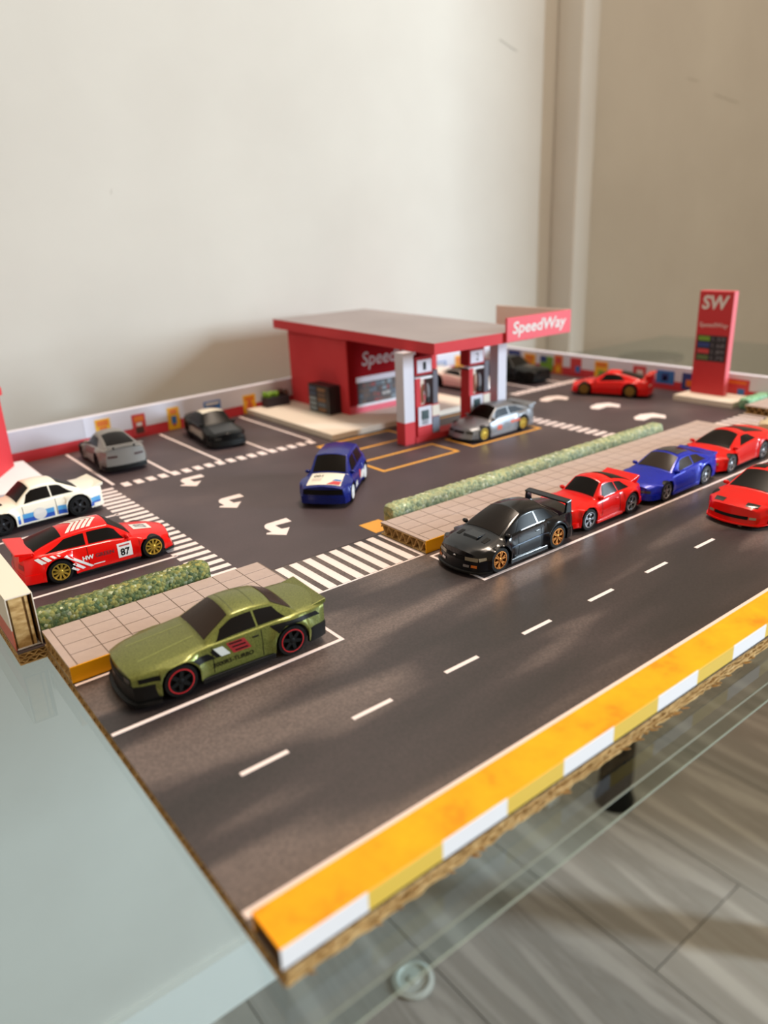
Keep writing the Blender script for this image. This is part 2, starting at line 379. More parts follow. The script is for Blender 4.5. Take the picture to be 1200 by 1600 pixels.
# ------------------------------------------------------------------ pavements
TILE = None
def pavement(x0, x1, label, ends=(True, True), h=1.15):
    global TILE
    t = thing('pavement', label, 'pavement', ((x0+x1)/2, 25, 0.02), 0, 'tiled pavement strips')
    Y0, Y1 = 21.95, 28.1
    MB().box(x0+.6, x1-.6, Y0+.1, Y1-.05, .03, h-.16).build('cardboard_core', M_CARDD, t)
    MB().box(x0, x1, Y0+.05, Y1, h-.16, h-.08).build('top_liner', M_CARD, t)
    MB().box(x0, x1, Y0+.05, Y1, .02, .1).build('bottom_liner', M_CARD, t)
    MB().box(x0, x1, Y0+.03, Y1, h-.08, h-.03).build('joint_sheet', M_GROUT, t)
    MB().box(x0, x1, Y0-.04, Y0+.06, .05, h+.0).build('kerb_face', M_YKERB, t)
    for i, xe in enumerate((x0, x1)):
        if ends[i]: flute('flute_edge', (xe, Y0+.1), (xe, Y1), (1 if i == 0 else -1, 0), .1, h-.16, t)
    cw, rw, gap = 2.0, 1.525, .035
    if TILE is None:
        tmp = MB().box(gap, cw-gap, gap, rw-gap, 0, .045).build('pavement_tile', M_TILE, t, world=False); TILE = tmp.data; bpy.data.objects.remove(tmp)
    x = x0+.5
    MB().box(x0, x0+.5-gap, Y0+.03, Y1, h-.03, h+.015).build('pavement_tile', M_TILE, t)
    while x+cw <= x1+.01:
        for r in range(4):
            o = bpy.data.objects.new('pavement_tile', TILE); COL.objects.link(o); o.parent = t
            o.location = (Vector((x, Y0+.02+r*rw, h-.03))-Vector(OFF[t.name]))*S
        x += cw
    if x < x1-.1: MB().box(x+gap, x1, Y0+.03, Y1, h-.03, h+.015).build('pavement_tile', M_TILE, t)
    return t
pavement(0.0, 16.6, 'short tiled pavement with yellow kerb face beside the green coupe')
pavement(29.1, 81.2, 'long tiled pavement with yellow kerb between the parked row and the long hedge')
pavement(93.4, 107.8, 'far tiled pavement piece past the second zebra crossing, near the totem sign')

# ------------------------------------------------------------------ hedges
def leafmat(name, cols, vs):
    m = mat(name, '606060', 0.75); nt = m.node_tree; b = nt.nodes['Principled BSDF']
    v = N(nt, 'ShaderNodeTexVoronoi'); v.inputs['Scale'].default_value = 1.0
    nt.links.new(coords(nt, (vs, vs, vs)), v.inputs['Vector'])
    r = ramp(nt, v.outputs['Color'], cols); n = noise(nt, (.8, .8, .8), 2.0)
    r2 = ramp(nt, n.outputs[0], [(0.35, '8f9c86'), (0.7, 'd8dcb0')])
    nt.links.new(mixc(nt, 0.6, r.outputs[0], r2.outputs[0], 'MULTIPLY'), b.inputs['Base Color'])
    bp = N(nt, 'ShaderNodeBump'); bp.inputs['Strength'].default_value = .7; bp.inputs['Distance'].default_value = .12*S; bp.invert = True
    nt.links.new(v.outputs['Distance'], bp.inputs['Height']); nt.links.new(bp.outputs[0], b.inputs['Normal'])
    return m
M_LEAF = leafmat('hedge_leaf_print', [(0.15, '41582f'), (0.4, '76824e'), (0.6, 'b0a860'), (0.75, '5c7450'), (0.9, 'e2e0c0')], 4.2)
M_LEAF2 = leafmat('pale_hedge_leaf_print', [(0.15, '8a9c84'), (0.4, 'b4bb9c'), (0.6, 'c9c8a0'), (0.75, 'a3b49c'), (0.9, 'eeeede')], 3.4)
M_LEAF3 = leafmat('mint_hedge_leaf_print', [(0.2, '74b492'), (0.5, '98d0b0'), (0.8, 'b6e2c6')], 3.0)
def hedge(x0, x1, y0, y1, z0, z1, label, m, tilt=0.0):
    rows = []; n = int((x1-x0)/.22); cy, cz = (y0+y1)/2, (z0+z1)/2; a, b = (y1-y0)/2, (z1-z0)/2
    for i in range(n+1):
        f = i/n; x = x0+(x1-x0)*f; row = []; e = min(1.0, .84+min(f, 1-f)*n*.1)
        for k in range(25):
            th = 2*math.pi*k/24-.3; c, s_ = math.cos(th), math.sin(th)
            d = random.uniform(-.07, .07) if k not in (0, 24) else 0
            yy = cy+math.copysign(abs(c)**.5, c)*(a+d)*e+tilt*(f-.5); zz = cz+math.copysign(abs(s_)**.5, s_)*(b+d)*e
            row.append((x, yy, max(z0, zz)))
        rows.append(row)
    mb = MB().grid(rows)
    for row in (rows[0], rows[-1]): mb.add(row[:-1], [list(range(24))])
    return tag(mb.build('hedge', m, smooth=60), label, 'hedge', 'low clipped hedges')
hedge(0.1, 12.7, 28.5, 30.1, .02, 2.15, 'short green hedge beside the red car with number 87', M_LEAF)
hedge(31.0, 74.3, 28.5, 30.2, .02, 1.95, 'long pale green hedge behind the row of parked cars', M_LEAF2)
hedge(95.2, 103.6, 28.3, 30.0, .02, 1.6, 'mint green hedge piece at the foot of the totem sign', M_LEAF3)
tag(MB().hexa([(12.75, 28.35, .02), (13.2, 28.3, .02), (13.2, 29.4, .02), (12.75, 29.4, .02), (12.75, 28.3, .8), (13.1, 28.25, .75), (13.1, 29.3, .75), (12.75, 29.3, .8)], 0).build('paper_flap', M_WHITE), 'folded white paper flap at the end of the short green hedge', 'paper flap')

# ------------------------------------------------------------------ low boundary walls of the model
M_PY = mat('poster_yellow', 'e8b021', 0.5); M_PO = mat('poster_orange', 'd9711c', 0.5); M_PR = mat('poster_red', 'c43a3e', 0.5)
M_PB = mat('poster_blue', '2f6fb5', 0.5); M_PDB = mat('poster_dark_blue', '263c7c', 0.5); M_PG = mat('poster_green', '6f9a28', 0.5)
M_PBR = mat('poster_brown', '4a2a22', 0.5); M_PK = mat('poster_black', '1d1d24', 0.5); M_PW = mat('poster_white', 'd8d4d0', 0.5)
def bwall(name, label, p0, p1, h, posters, th=1.2, seam=None, band=1.45, upper=None, group='low printed boundary walls'):
    # local frame: u along the wall, -v towards the yard
    d = np.array(p1, float)-np.array(p0, float); L = float(np.hypot(*d)); ang = math.degrees(math.atan2(d[1], d[0]))
    t = thing(name, label, 'wall', (p0[0], p0[1], 0.02), ang, group)
    MB().box(0, L, 0.05, th-.05, 0, h-.05).build('wall_core', M_CARD, t, False)
    MB().box(0, L, 0, th, h-.05, h).build('wall_cap', M_LAVL, t, False)
    MB().box(0, L, th-.05, th, 0, h-.05).build('wall_back_sheet', M_LAV, t, False)
    if seam: MB().box(0, seam, 0, .05, band, h-.05).build('upper_sheet', M_LAV, t, False); MB().box(seam, L, -.03, .05, band, h-.05).build('upper_sheet', M_LAVL, t, False)
    else: MB().box(0, L, 0, .05, band, h-.05).build('upper_sheet', upper or M_LAV, t, False)
    MB().box(0, L, -.01, .05, 0, band).build('red_band', M_PRED, t, False)
    for (u0, u1, z0, z1, mb_, shapes) in posters:
        q = MB().box(u0, u1, -.06, -.0, max(z0, .05), z1).build('poster', mb_, t, False)
        for (a0, a1, b0, b1, ms) in shapes:
            w_, hh = u1-u0, z1-max(z0, .05)
            MB().box(u0+a0*w_, u0+a1*w_, -.08, -.06, max(z0, .05)+b0*hh, max(z0, .05)+b1*hh).build('poster_print', ms, q, False)
    return t
burst = lambda m: [(.12, .88, .55, .9, m), (.25, .75, .3, .5, m)]
bwall('boundary_wall', 'low back wall with red band and yellow, red and blue posters behind the grey car', (3, 77.8), (54.6, 82.96), 4.15, [
    (17.9, 20.0, 1.5, 3.6, M_PY, burst(M_PO)), (23.1, 25.1, .3, 3.3, M_PR, [(.15, .85, .65, .9, M_PO), (.2, .8, .1, .4, M_PBR), (.3, .7, .45, .6, M_PW)]),
    (28.5, 30.4, .1, 3.3, M_PY, [(.2, .8, .7, .92, M_PO), (.3, .7, .25, .6, M_PB), (.4, .6, .15, .3, M_PR)]),
    (34.5, 37.4, 1.6, 3.1, M_PB, [(.1, .9, .6, .85, M_PW), (.3, .7, .15, .5, M_PDB)]),
    (41.4, 43.7, .1, 2.9, M_PY, [(.15, .85, .65, .9, M_PO), (.2, .8, .15, .55, M_PO), (.4, .6, .25, .7, M_PR)])], seam=16.4)
bwall('boundary_wall', 'stretch of low back wall seen through the pump arch behind the white car', (54.6, 83.0), (101.0, 83.0), 3.9, [
    (30.0, 33.2, .9, 2.6, M_PB, [(.1, .9, .6, .85, M_PW)]), (35.5, 37.6, .2, 3.2, M_PY, burst(M_PO)), (38.4, 42.6, .3, 2.6, M_PR, [(.2, .8, .4, .8, M_PY), (.1, .5, .1, .35, M_PG)])], upper=M_LAVL)
bwall('boundary_wall', 'far end wall with blue, yellow and red posters behind the far red car', (101.0, 82.9), (101.0, 27.6), 3.75, [
    (3.5, 6.6, .5, 3.4, M_PDB, [(.1, .9, .1, .45, M_PR)]), (7.6, 10.4, .5, 3.1, M_PY, burst(M_PO)), (11.6, 14.6, .3, 3.0, M_PG, [(.0, .5, .6, 1, M_PDB)]),
    (14.9, 16.8, .05, 3.4, M_PO, [(.2, .8, .6, .9, M_PR), (.3, .7, .1, .4, M_PY)]), (18.6, 21, .5, 3.3, M_PR, [(.5, .9, .1, .5, M_PB)]),
    (23.9, 26.6, .2, 3.2, M_PY, [(.1, .9, .7, .95, M_PO), (.3, .7, .2, .5, M_PG)]), (31.6, 34, .2, 3.2, M_PR, [(.3, .8, .3, .8, M_PW)]),
    (36, 39.2, .9, 3.0, M_PB, [(.3, .7, .2, .8, M_PDB), (.4, .6, .3, .6, M_PR)]), (40.6, 43, .4, 3.0, M_PDB, [(.3, .8, .2, .6, M_PO)]),
    (47.2, 51.4, .3, 3.0, M_PR, [(.1, .9, .75, .9, M_PO), (.6, .85, .05, .5, M_PB)])], upper=M_LAVL)
# left wall: a folded paper box with its card showing at the open end
lw = thing('boundary_wall', 'folded paper wall in the left corner with torn open cardboard end', 'wall', (-.85, 56, .02), 0, 'low printed boundary walls')
MB().box(-1.7, -1.64, 28.6, 77, 1.55, 3.9).build('outer_sheet', M_CREAM, lw); MB().box(-1.7, -1.64, 28.6, 77, .04, 1.55).build('red_band', mat('faded_red_paper', 'c9644c', .6), lw)
MB().box(-.06, 0, 28.5, 77, .04, 3.9).build('inner_sheet', M_CREAM, lw); MB().box(-1.7, 0, 28.55, 77, 3.84, 3.92).build('wall_cap', M_CREAM, lw)
MB().box(-1.6, -.1, 28.62, 77, .04, .1).build('fold_flap', M_WHITE, lw)
MB().box(-1.5, -.3, 28.75, 76.8, .1, 3.84).build('cardboard_core', M_CARD, lw)
MB().box(-.62, -.5, 28.72, 28.75, .1, 3.7).build('core_crease', M_CARDD, lw)
MB().box(-1.64, -1.56, 28.64, 76, .1, 3.84).build('gap_shade_strip', M_CARDD, lw); MB().box(-.14, -.06, 28.64, 76, .1, 3.84).build('gap_shade_strip', M_CARDD, lw)  # solid dark strips paint the shade inside the gaps

# ------------------------------------------------------------------ left building corner and its pad
lb = thing('kiosk_building', 'pink red paper building corner at the left picture edge behind the white car', 'building', (4, 72, .02))
pts = [(9.2, 75.0), (5.9, 69.6), (-.2, 69.6), (-.2, 76.2), (8.6, 76.2)]
MB().prism(pts, .8, 9.5).build('wall', M_RED, lb)
MB().prism([(9.6, 75), (6.1, 69.1), (-.2, 69.1), (-.2, 76.6), (9, 76.6)], 9.5, 10.4).build('roof', M_RED, lb)
MB().box(-.2, 10.6, 63.8, 76.8, .03, .8).build('base_slab', M_WHITE, lb)

# ------------------------------------------------------------------ filling station
st = thing('station_shop', 'red paper filling station shop with lettered front, shelf window and overhanging grey roof', 'shop', (61, 72, .02))
MB().box(44.6, 72.2, 58.3, 81.7, .03, .85).build('base_slab', M_CREAM, st, bevel=.05)
MB().box(53, 70.2, 66, 81.6, .85, 11.55).build('wall', M_RED, st)
fr = MB().box(53.15, 67.9, 65.93, 66, 2.0, 11.5).build('shop_front', M_DRED, st)  # darker red sheet holds the canopy shade, ends where daylight reaches
MB().box(53.15, 67.9, 65.9, 66, .9, 2.0).build('plinth_band', mat('pink_paper', 'd85a6c', .6), st)
text('shop_lettering', 'SpeedWay', lambda a, b: (55.6+a*11.6, 65.9, 7.0+b*2.6), mat('shaded_lettering', 'a89a9a', .5), st, shear=.15, offset=.01)  # letters greyed in colour for the same canopy shade
MB().box(54.4, 67.6, 65.86, 65.94, 5.3, 6.1).build('window_lintel', M_LAVL, fr); MB().box(54.4, 67.6, 65.8, 65.94, 1.75, 2.1).build('window_sill', M_WHITE, fr)
wn = MB().box(54.6, 67.4, 65.87, 65.95, 2.1, 5.3).build('shop_window', mat('shop_window_print', '3a3336', .3), st)
random.seed(3)
gm = [mat('goods_%d' % i, c, .5) for i, c in enumerate(('6b3a30', '8b2e2c', '54606e', '7c8a94', 'a8a4a0', '3d2a2a', '5a4438'))]
for r in range(4):
    x = 54.8
    while x < 67:
        w_ = random.uniform(.35, .9); MB().box(x, min(x+w_-.08, 67.35), 65.82, 65.88, 2.2+r*.78, 2.2+r*.78+random.uniform(.4, .66)).build('shelf_goods', random.choice(gm[:3]+gm[5:]) if x < 59 else random.choice(gm), wn); x += w_
# roof: slightly rising to the back
RX0, RX1, RY0, RY1 = 51.5, 69.3, 45.6, 83.2
def rz(y): return 12.95+0.75*(y-RY0)/(RY1-RY0)
def slab(x0, x1, y0, y1, zt0, zt1, name, m):
    return MB().hexa([(x0, y0, rz(y0)+zt0), (x1, y0, rz(y0)+zt0), (x1, y1, rz(y1)+zt0), (x0, y1, rz(y1)+zt0),
                      (x0, y0, rz(y0)+zt1), (x1, y0, rz(y0)+zt1), (x1, y1, rz(y1)+zt1), (x0, y1, rz(y1)+zt1)]).build(name, m, st)
slab(RX0+.05, RX1-.05, RY0+.05, RY1, -1.3, -.04, 'roof_slab', mat('pale_red_paper', 'c8464e', .6)); slab(RX0, RX1, RY0, RY1, -.04, 0, 'roof_top', M_ROOF)
slab(RX0-.02, RX0+.06, RY0, RY1, -1.35, -.0, 'roof_fascia', M_RED); slab(RX0, RX1, RY0-.02, RY0+.06, -1.35, 0, 'roof_fascia', M_RED)
slab(RX1-.06, RX1+.02, RY0, RY1, -1.35, 0, 'roof_fascia', M_RED)
# wall parts under the raised roof
MB().box(53, 70.2, 66, 81.6, 11.5, 12.1).build('wall_head', M_RED, st)
# lettered board on the front corner of the roof
bd = thing('roof_sign', 'pink name board with white letters on the right front corner of the station roof', 'sign', (70, 45.4, 11.6))
MB().box(63.6, 76.2, 45.15, 45.5, 11.75, 14.75).build('board', mat('pink_board', 'e04a58', .55), bd)
text('lettering', 'SpeedWay', lambda a, b: (64.6+a*10.6, 45.12, 12.2+b*2.0), M_PW, bd, shear=.15, offset=.02)
MB().box(75.95, 76.2, 45.5, 58.9, 11.75, 14.75).build('side_board', mat('tan_board', 'e6d2c4', .6), bd)
# canopy columns
def column(x, label):
    c = thing('canopy_column', label, 'column', (x+.9, 50.2, .02), 0, 'canopy columns')
    MB().box(x, x+1.65, 49.4, 51.0, 2.9, 11.65).build('shaft', M_LAVL, c); MB().box(x-.03, x+1.68, 49.37, 51.03, .03, 2.9).build('red_foot', M_RED, c)
column(49.75, 'near white canopy column with red foot beside the first pump'); column(66.5, 'far white canopy column behind the silver car')
isl = thing('pump_island', 'low red island slab carrying the two pumps under the canopy', 'island', (59, 50.3, .02))
MB().box(51.45, 66.4, 49.25, 51.6, .03, .75).build('slab', M_RED, isl)
def pump(x, num, label):
    p = thing('fuel_pump', label, 'fuel pump', (x+1.9, 50.2, .77), 0, 'fuel pumps')
    MB().box(x, x+3.7, 49.4, 51.3, .77, 4.6).build('cabinet', M_RED, p)
    f = MB().box(x+.1, x+2.3, 49.32, 49.4, 2.1, 4.6).build('front_panel', M_LAVL, p)
    MB().box(x+.6, x+1.8, 49.26, 49.32, 2.9, 4.1).build('display', mat('pump_display', '35484c', .3), f)
    for r in range(3):
        for k in range(3): MB().box(x+.7+k*.36, x+.95+k*.36, 49.23, 49.26, 2.3+r*.2, 2.42+r*.2).build('key', M_GREYP, f)
    MB().box(x+2.45, x+3.65, 49.3, 49.4, .9, 3.0).build('lower_grille', mat('grey_blue_paper', '6f7484', .6), p)
    MB().box(x+2.45, x+3.65, 49.3, 49.4, 3.1, 4.5).build('notice', M_CREAM, p)
    MB().box(x, x+.75, 49.6, 51.2, 4.6, 8.2).build('side_post', M_RED, p); MB().box(x+.75, x+2.0, 50.4, 51.1, 4.6, 8.0).build('inner_panel', M_CREAM, p)
    MB().box(x+2.9, x+3.7, 49.6, 51.2, 4.6, 8.9).build('side_post', mat('grey_paper_dark', '5d5a66', .6), p)
    MB().box(x, x+3.3, 49.7, 51.2, 8.0, 8.3).build('lintel', M_WHITE, p)
    MB().ell((x+2.2, 50.0, 6.2), (.38, .3, 1.2)).build('nozzle', M_GREYP, p, smooth=60)
    MB().box(x+1.95, x+2.45, 49.75, 50.1, 4.9, 5.6).build('nozzle_holster', M_BLACK, p)
    h = MB().box(x-.1, x+2.7, 49.5, 51.2, 8.6, 10.9).build('header', mat('header_red', 'a32028', .6, spec=.15), p)
    MB().box(x+.15, x+2.5, 49.44, 49.5, 8.9, 10.5).build('number_plate', M_LAVL, h)
    text('pump_number', num, lambda a, b: (x+1.1+a*.5, 49.42, 9.2+b*1.0), M_INK, h)
    MB().box(x+1.0, x+1.5, 50.0, 50.6, 10.9, 11.6).build('hanger', M_DRED, h)
    return p
pump(51.9, '1', 'first fuel pump with screen and number plate beside the near canopy column')
pump(61.2, '2', 'second fuel pump behind the bonnet of the silver car')
# shelf of goods against the shop side wall
sh = thing('goods_cabinet', 'small dark drinks cabinet with brown shelves against the shop side wall', 'cabinet', (51.9, 70.8, .87))
MB().box(50.9, 53, 68.0, 73.4, .87, 5.0).build('case', mat('cabinet_black', '17171c', .4), sh)
for r in range(5):
    MB().box(50.84, 50.92, 68.9, 70.9, 1.15+r*.74, 1.65+r*.74).build('shelf_goods', gm[(r*2) % 7] if r % 2 else mat('brown_goods', '7a5638', .6), sh)
    MB().box(50.84, 50.92, 71.4, 73.1, 1.15+r*.74, 1.65+r*.74).build('shelf_goods', mat('blue_goods', '3d4c66', .5) if r > 2 else gm[3], sh)
pb = thing('plant_box', 'dark planter with green leaves where the back wall meets the shop', 'planter', (48.9, 80.5, .87))
MB().box(47.2, 51.2, 79.6, 81.4, .87, 2.3).build('trough', mat('dark_trough', '2a2630', .6), pb)
for k in range(9):
    MB().ell((47.5+k*.42, 80.5+random.uniform(-.4, .4), 2.6+random.uniform(-.2, .3)), (.45, .45, .55), 8, 6).build('leaf_clump', M_PG if k < 5 else M_PBR, pb, smooth=60)

# ------------------------------------------------------------------ totem price sign
tt = thing('totem_sign', 'tall red totem sign with white letters and fuel price board, on a cream pad', 'sign', (99.5, 36, .02))
MB().box(94.8, 100.7, 30.6, 39.9, .03, .8).build('pad', M_CREAM, tt)
MB().box(98.2, 99.25, 33.9, 39.1, .8, 15.8).build('pillar', mat('totem_lit_side', 'e2606c', .55), tt)  # pillar coloured pinker to carry the light on its side
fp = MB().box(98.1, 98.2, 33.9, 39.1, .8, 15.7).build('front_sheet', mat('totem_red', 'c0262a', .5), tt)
X = 98.08
text('lettering', 'SW', lambda a, b: (X, 38.6-a*4.1, 13.2+b*2.0), M_PW, fp, shear=.12, offset=.03)
text('lettering', 'SpeedWay', lambda a, b: (X, 38.7-a*4.4, 10.5+b*.85), M_PW, fp, shear=.1)
MB().box(98.06, 98.1, 34.2, 38.8, 5.75, 9.5).build('price_board', M_PK, fp)
for k, (m, pr) in enumerate(((M_PG, '1.59'), (M_PDB, '1.68'), (M_PR, '1.89'), (mat('olive_print', '5a6a3c', .5), '1.79'))):
    z = 8.7-k*.92
    MB().box(98.03, 98.06, 36.8, 38.6, z, z+.65).build('fuel_label', m, fp)
    text('price', pr, lambda a, b: (98.04, 36.4-a*1.9, z+.05+b*.55), M_GREYP, fp)

# ------------------------------------------------------------------ toy cars
def curve(pts, L, sig):
    xs = np.linspace(-1, L+1, 600); ys = np.interp(xs, [p[0] for p in pts], [p[1] for p in pts])
    if sig > 0:
        dx = xs[1]-xs[0]; k = np.exp(-.5*(np.arange(-80, 81)*dx/sig)**2); k /= k.sum()
        ys = np.convolve(np.pad(ys, 80, 'edge'), k, 'valid')
    return lambda x: float(np.interp(x, xs, ys))
class Car:
    def __init__(s, name, label, loc, ang, paint, L=12.6, W=2.6, wr=1.75, sh=None, roof=(3.6, 3.6), xs=(4, 5.6, 9, 11), xf=2.4, xr=9.8, r=1.05, ra=None,
                 flare=0.12, bow=(.55, .35), sl=(.15, .1), crown=(.16, .22), tuck=.16, ledge=.14, rock=.5, plan=None, fast=1.0, wfast=1.0, ww=.85, sig=.12, glass=None, smooth=38, group='toy cars'):
        s.L, s.W, s.wr, s.xs, s.xf, s.xr, s.r = L, W, wr, xs, xf, xr, r
        s.ra = ra or r+.13; s.flare, s.bow, s.sl, s.crown, s.tuck, s.ledge, s.rock, s.fast, s.wfast, s.ww = flare, bow, sl, crown, tuck, ledge, rock, fast, wfast, ww
        s.sh = curve(sh or [(0, 1.7), (4, 2.3), (L, 2.6)], L, sig); s.rf = roof
        s.pw = curve(plan or [(0, .84), (.5, .93), (1.5, 1), (L-1.3, 1), (L-.4, .95), (L, .88)], L, .1)
        s.paint = paint; s.glass = glass or M_GLASSC
        s.root = thing(name, label, 'toy car', (loc[0], loc[1], 0.03), ang, group)
        s.body(smooth); s.wheels_done = False
    def cab(s, x):
        x1, x2, x3, x4 = s.xs
        if x <= x1 or x >= x4: return 0.0
        if x < x2: return ((x-x1)/(x2-x1))**(1/s.wfast)
        if x <= x3: return 1.0
        return max(0.0, 1-((x-x3)/(x4-x3))**s.fast)
    def roofz(s, x):
        x1, x2, x3, x4 = s.xs; t = min(1, max(0, (x-x2)/(x3-x2))); return s.rf[0]+(s.rf[1]-s.rf[0])*t+.1*math.sin(math.pi*t)
    def section(s, x):
        W = s.W*s.pw(x); zs = s.sh(x); c = s.cab(x); zb = s.rock
        for xw in (s.xf, s.xr):
            if abs(x-xw) < s.ra: zb = max(zb, s.r+math.sqrt(s.ra**2-(x-xw)**2))
        zb = min(zb, zs-.12)
        ws = W-s.tuck; y2, z2 = ws-s.ledge, zs+.08
        hw = y2-.22; zc = z2+.07+c*(s.roofz(x)-z2-.07); wc = hw+c*(s.wr-hw); cr = s.crown[0]*(1-c)+s.crown[1]*c
        P = []
        k1 = (W, zb+.45*(zs-zb))
        for t in np.linspace(0, 1, 5): P.append((W-.05+.05*t, zb+(k1[1]-zb)*t))
        for t in np.linspace(0, 1, 6)[1:]: P.append((W+(ws-W)*t**1.6, k1[1]+(zs-k1[1])*t))
        for i, (y, z) in enumerate(P):
            a = 0
            for xw in (s.xf, s.xr):
                d = math.hypot(x-xw, z-s.r)-s.ra; a = max(a, math.exp(-(d/.33)**2) if d > -.05 else 0)
            P[i] = (y+s.flare*a, z)
        P.append((ws-s.ledge*.5, zs+.055)); P.append((y2, z2))
        for t in (.12, .3, .5, .7, .86, .95): P.append((y2+(wc-y2)*t, z2+(zc-z2)*t))
        P.append((wc-.03, zc+.01))
        for f in (.94, .85, .7, .52, .35, .17, 0): P.append(((wc-.03)*f, zc+.02+cr*(1-f**2.2)))
        return P
    def warp(s, p):
        x, y, z = p; x0 = x
        g = max(0, 1-x0/1.9)**1.5; h = max(0, 1-(s.L-x0)/1.9)**1.5; q = (y/s.W)**2
        x += (s.bow[0]*q+s.sl[0]*(z-1.2))*g; x -= (s.bow[1]*q+s.sl[1]*(z-1.2))*h
        return (x-s.L/2, y, z)
    def stations(s):
        a = list(np.linspace(0, s.L, 50))
        for xw in (s.xf, s.xr):
            a += [xw+s.ra*math.cos(t) for t in np.linspace(0, math.pi, 17)]+[xw-s.ra-.02, xw+s.ra+.02]
        a += list(s.xs); a = sorted(x for x in a if 0 <= x <= s.L); o = [a[0]]
        for x in a[1:]:
            if x-o[-1] > .012: o.append(x)
        return o
    def body(s, smooth):
        rows = []; xs = s.stations()
        for x in xs:
            P = s.section(x); rows.append([s.warp((x, -y, z)) for y, z in P]+[s.warp((x, y, z)) for y, z in P[::-1][1:]])
        mb = MB().grid(rows)
        for x in (xs[0], xs[-1]):
            P = s.section(x); mb.grid([[s.warp((x, y*f, z)) for f in np.linspace(-1, 1, 11)] for y, z in P])
        s.bodyo = mb.build('body', s.paint, s.root, False, smooth=smooth)
        m = MB(); hw = s.W-s.ww-.2
        m.hexa([s.warp(p) for p in ((.5, -hw, .32), (s.L-.5, -hw, .32), (s.L-.5, hw, .32), (.5, hw, .32), (.5, -hw, 1.5), (s.L-.5, -hw, 1.5), (s.L-.5, hw, 1.5), (.5, hw, 1.5))])
        m.box(s.xf+s.ra-s.L/2+.1, s.xr-s.ra-s.L/2-.1, -s.W+.15, s.W-.15, .36, .8)
        m.build('chassis', M_BLACK, s.root, False)
    # --- surface lookups
    def sidey(s, x, z):
        P = s.section(x)[:20]; return float(np.interp(z, [p[1] for p in P], [p[0] for p in P]))
    def topz(s, x, y):
        P = s.section(x)[10:][::-1]; return float(np.interp(abs(y), [p[0] for p in P], [p[1] for p in P]))
    def bil(s, c, n, m, fn):
        out = []
        for i in range(n+1):
            u = i/n; row = []
            for j in range(m+1):
                v = j/m; a = [(c[0][k]*(1-u)+c[1][k]*u)*(1-v)+(c[3][k]*(1-u)+c[2][k]*u)*v for k in (0, 1)]
                row.append(s.warp(fn(*a)))
            out.append(row)
        return out
    def side(s, name, quads, m, sgn=-1, eps=.02, parent=None, n=8, mm=3):
        mb = MB()
        for c in quads: mb.grid(s.bil(c, n, mm, lambda x, z: (x, sgn*(s.sidey(x, z)+eps), z)))
        return mb.build(name, m, parent or s.root, False, smooth=40)
    def top(s, name, quads, m, eps=.025, parent=None, n=8, mm=8):
        mb = MB()
        for c in quads: mb.grid(s.bil(c, n, mm, lambda x, y: (x, y, s.topz(x, y)+eps)))
        return mb.build(name, m, parent or s.root, False, smooth=40)
    def end(s, name, quads, m, front=True, eps=.03, parent=None):
        mb = MB(); x = -eps if front else s.L+eps
        for c in quads: mb.grid(s.bil(c, 8, 3, lambda y, z: (x, y, z)))
        return mb.build(name, m, parent or s.root, False, smooth=40)
    def endsym(s, name, c, m, front=True, eps=.03):
        for k in (-1, 1): s.end(name, [[(k*y, z) for y, z in c]], m, front, eps)
    def stext(s, name, body, x0, x1, z0, z1, m, sgn=-1, slant=0.0, shear=0, offset=0.0):
        # reads left to right from outside
        v, f = text2d(body, shear, offset); mb = MB()
        mb.add([s.warp((x, sgn*(s.sidey(x, z)+.035), z)) for x, z in [((x0+(x1-x0)*a), z0+(z1-z0)*b+slant*a) for a, b in v]], f)
        return mb.build(name, m, s.root, False)
    def ttext(s, name, body, fn, m, offset=0.0):
        v, f = text2d(body, 0, offset)
        return MB().add([s.warp((x, y, s.topz(x, y)+.045)) for x, y in [fn(a, b) for a, b in v]], f).build(name, m, s.root, False)
    # --- glazing
    def screen(s, f=.9, a=.12, b=.1):
        x1, x2, x3, x4 = s.xs
        def patch(xa, xb, nm, ff):
            P = []
            for i in range(11):
                x = xa+(xb-xa)*i/10; sec = s.section(x); wc = sec[-8][0]
                P.append([s.warp((x, wc*ff*k, s.topz(x, wc*ff*k)+.035)) for k in np.linspace(-1, 1, 13)])
            MB().grid(P).build(nm, s.glass, s.root, False, smooth=60)
        patch(x1+a, x2-b, 'windscreen', f); patch(x3+b, x4-a-.05, 'rear_window', f)
    def sidewin(s, wins, m=None):
        for sg in (-1, 1):
            for (xb0, xt0, xb1, xt1, v0, v1) in wins:
                P = []
                for j in range(6):
                    v = v0+(v1-v0)*j/5; row = []; t = j/5
                    for i in range(13):
                        x = (xb0+(xt0-xb0)*t)*(1-i/12)+(xb1+(xt1-xb1)*t)*i/12; sec = s.section(x); A, B = sec[11], sec[18]
                        row.append(s.warp((x, sg*(A[0]+(B[0]-A[0])*v+.03), A[1]+(B[1]-A[1])*v)))
                    P.append(row)
                MB().grid(P).build('side_window', m or s.glass, s.root, False, smooth=60)
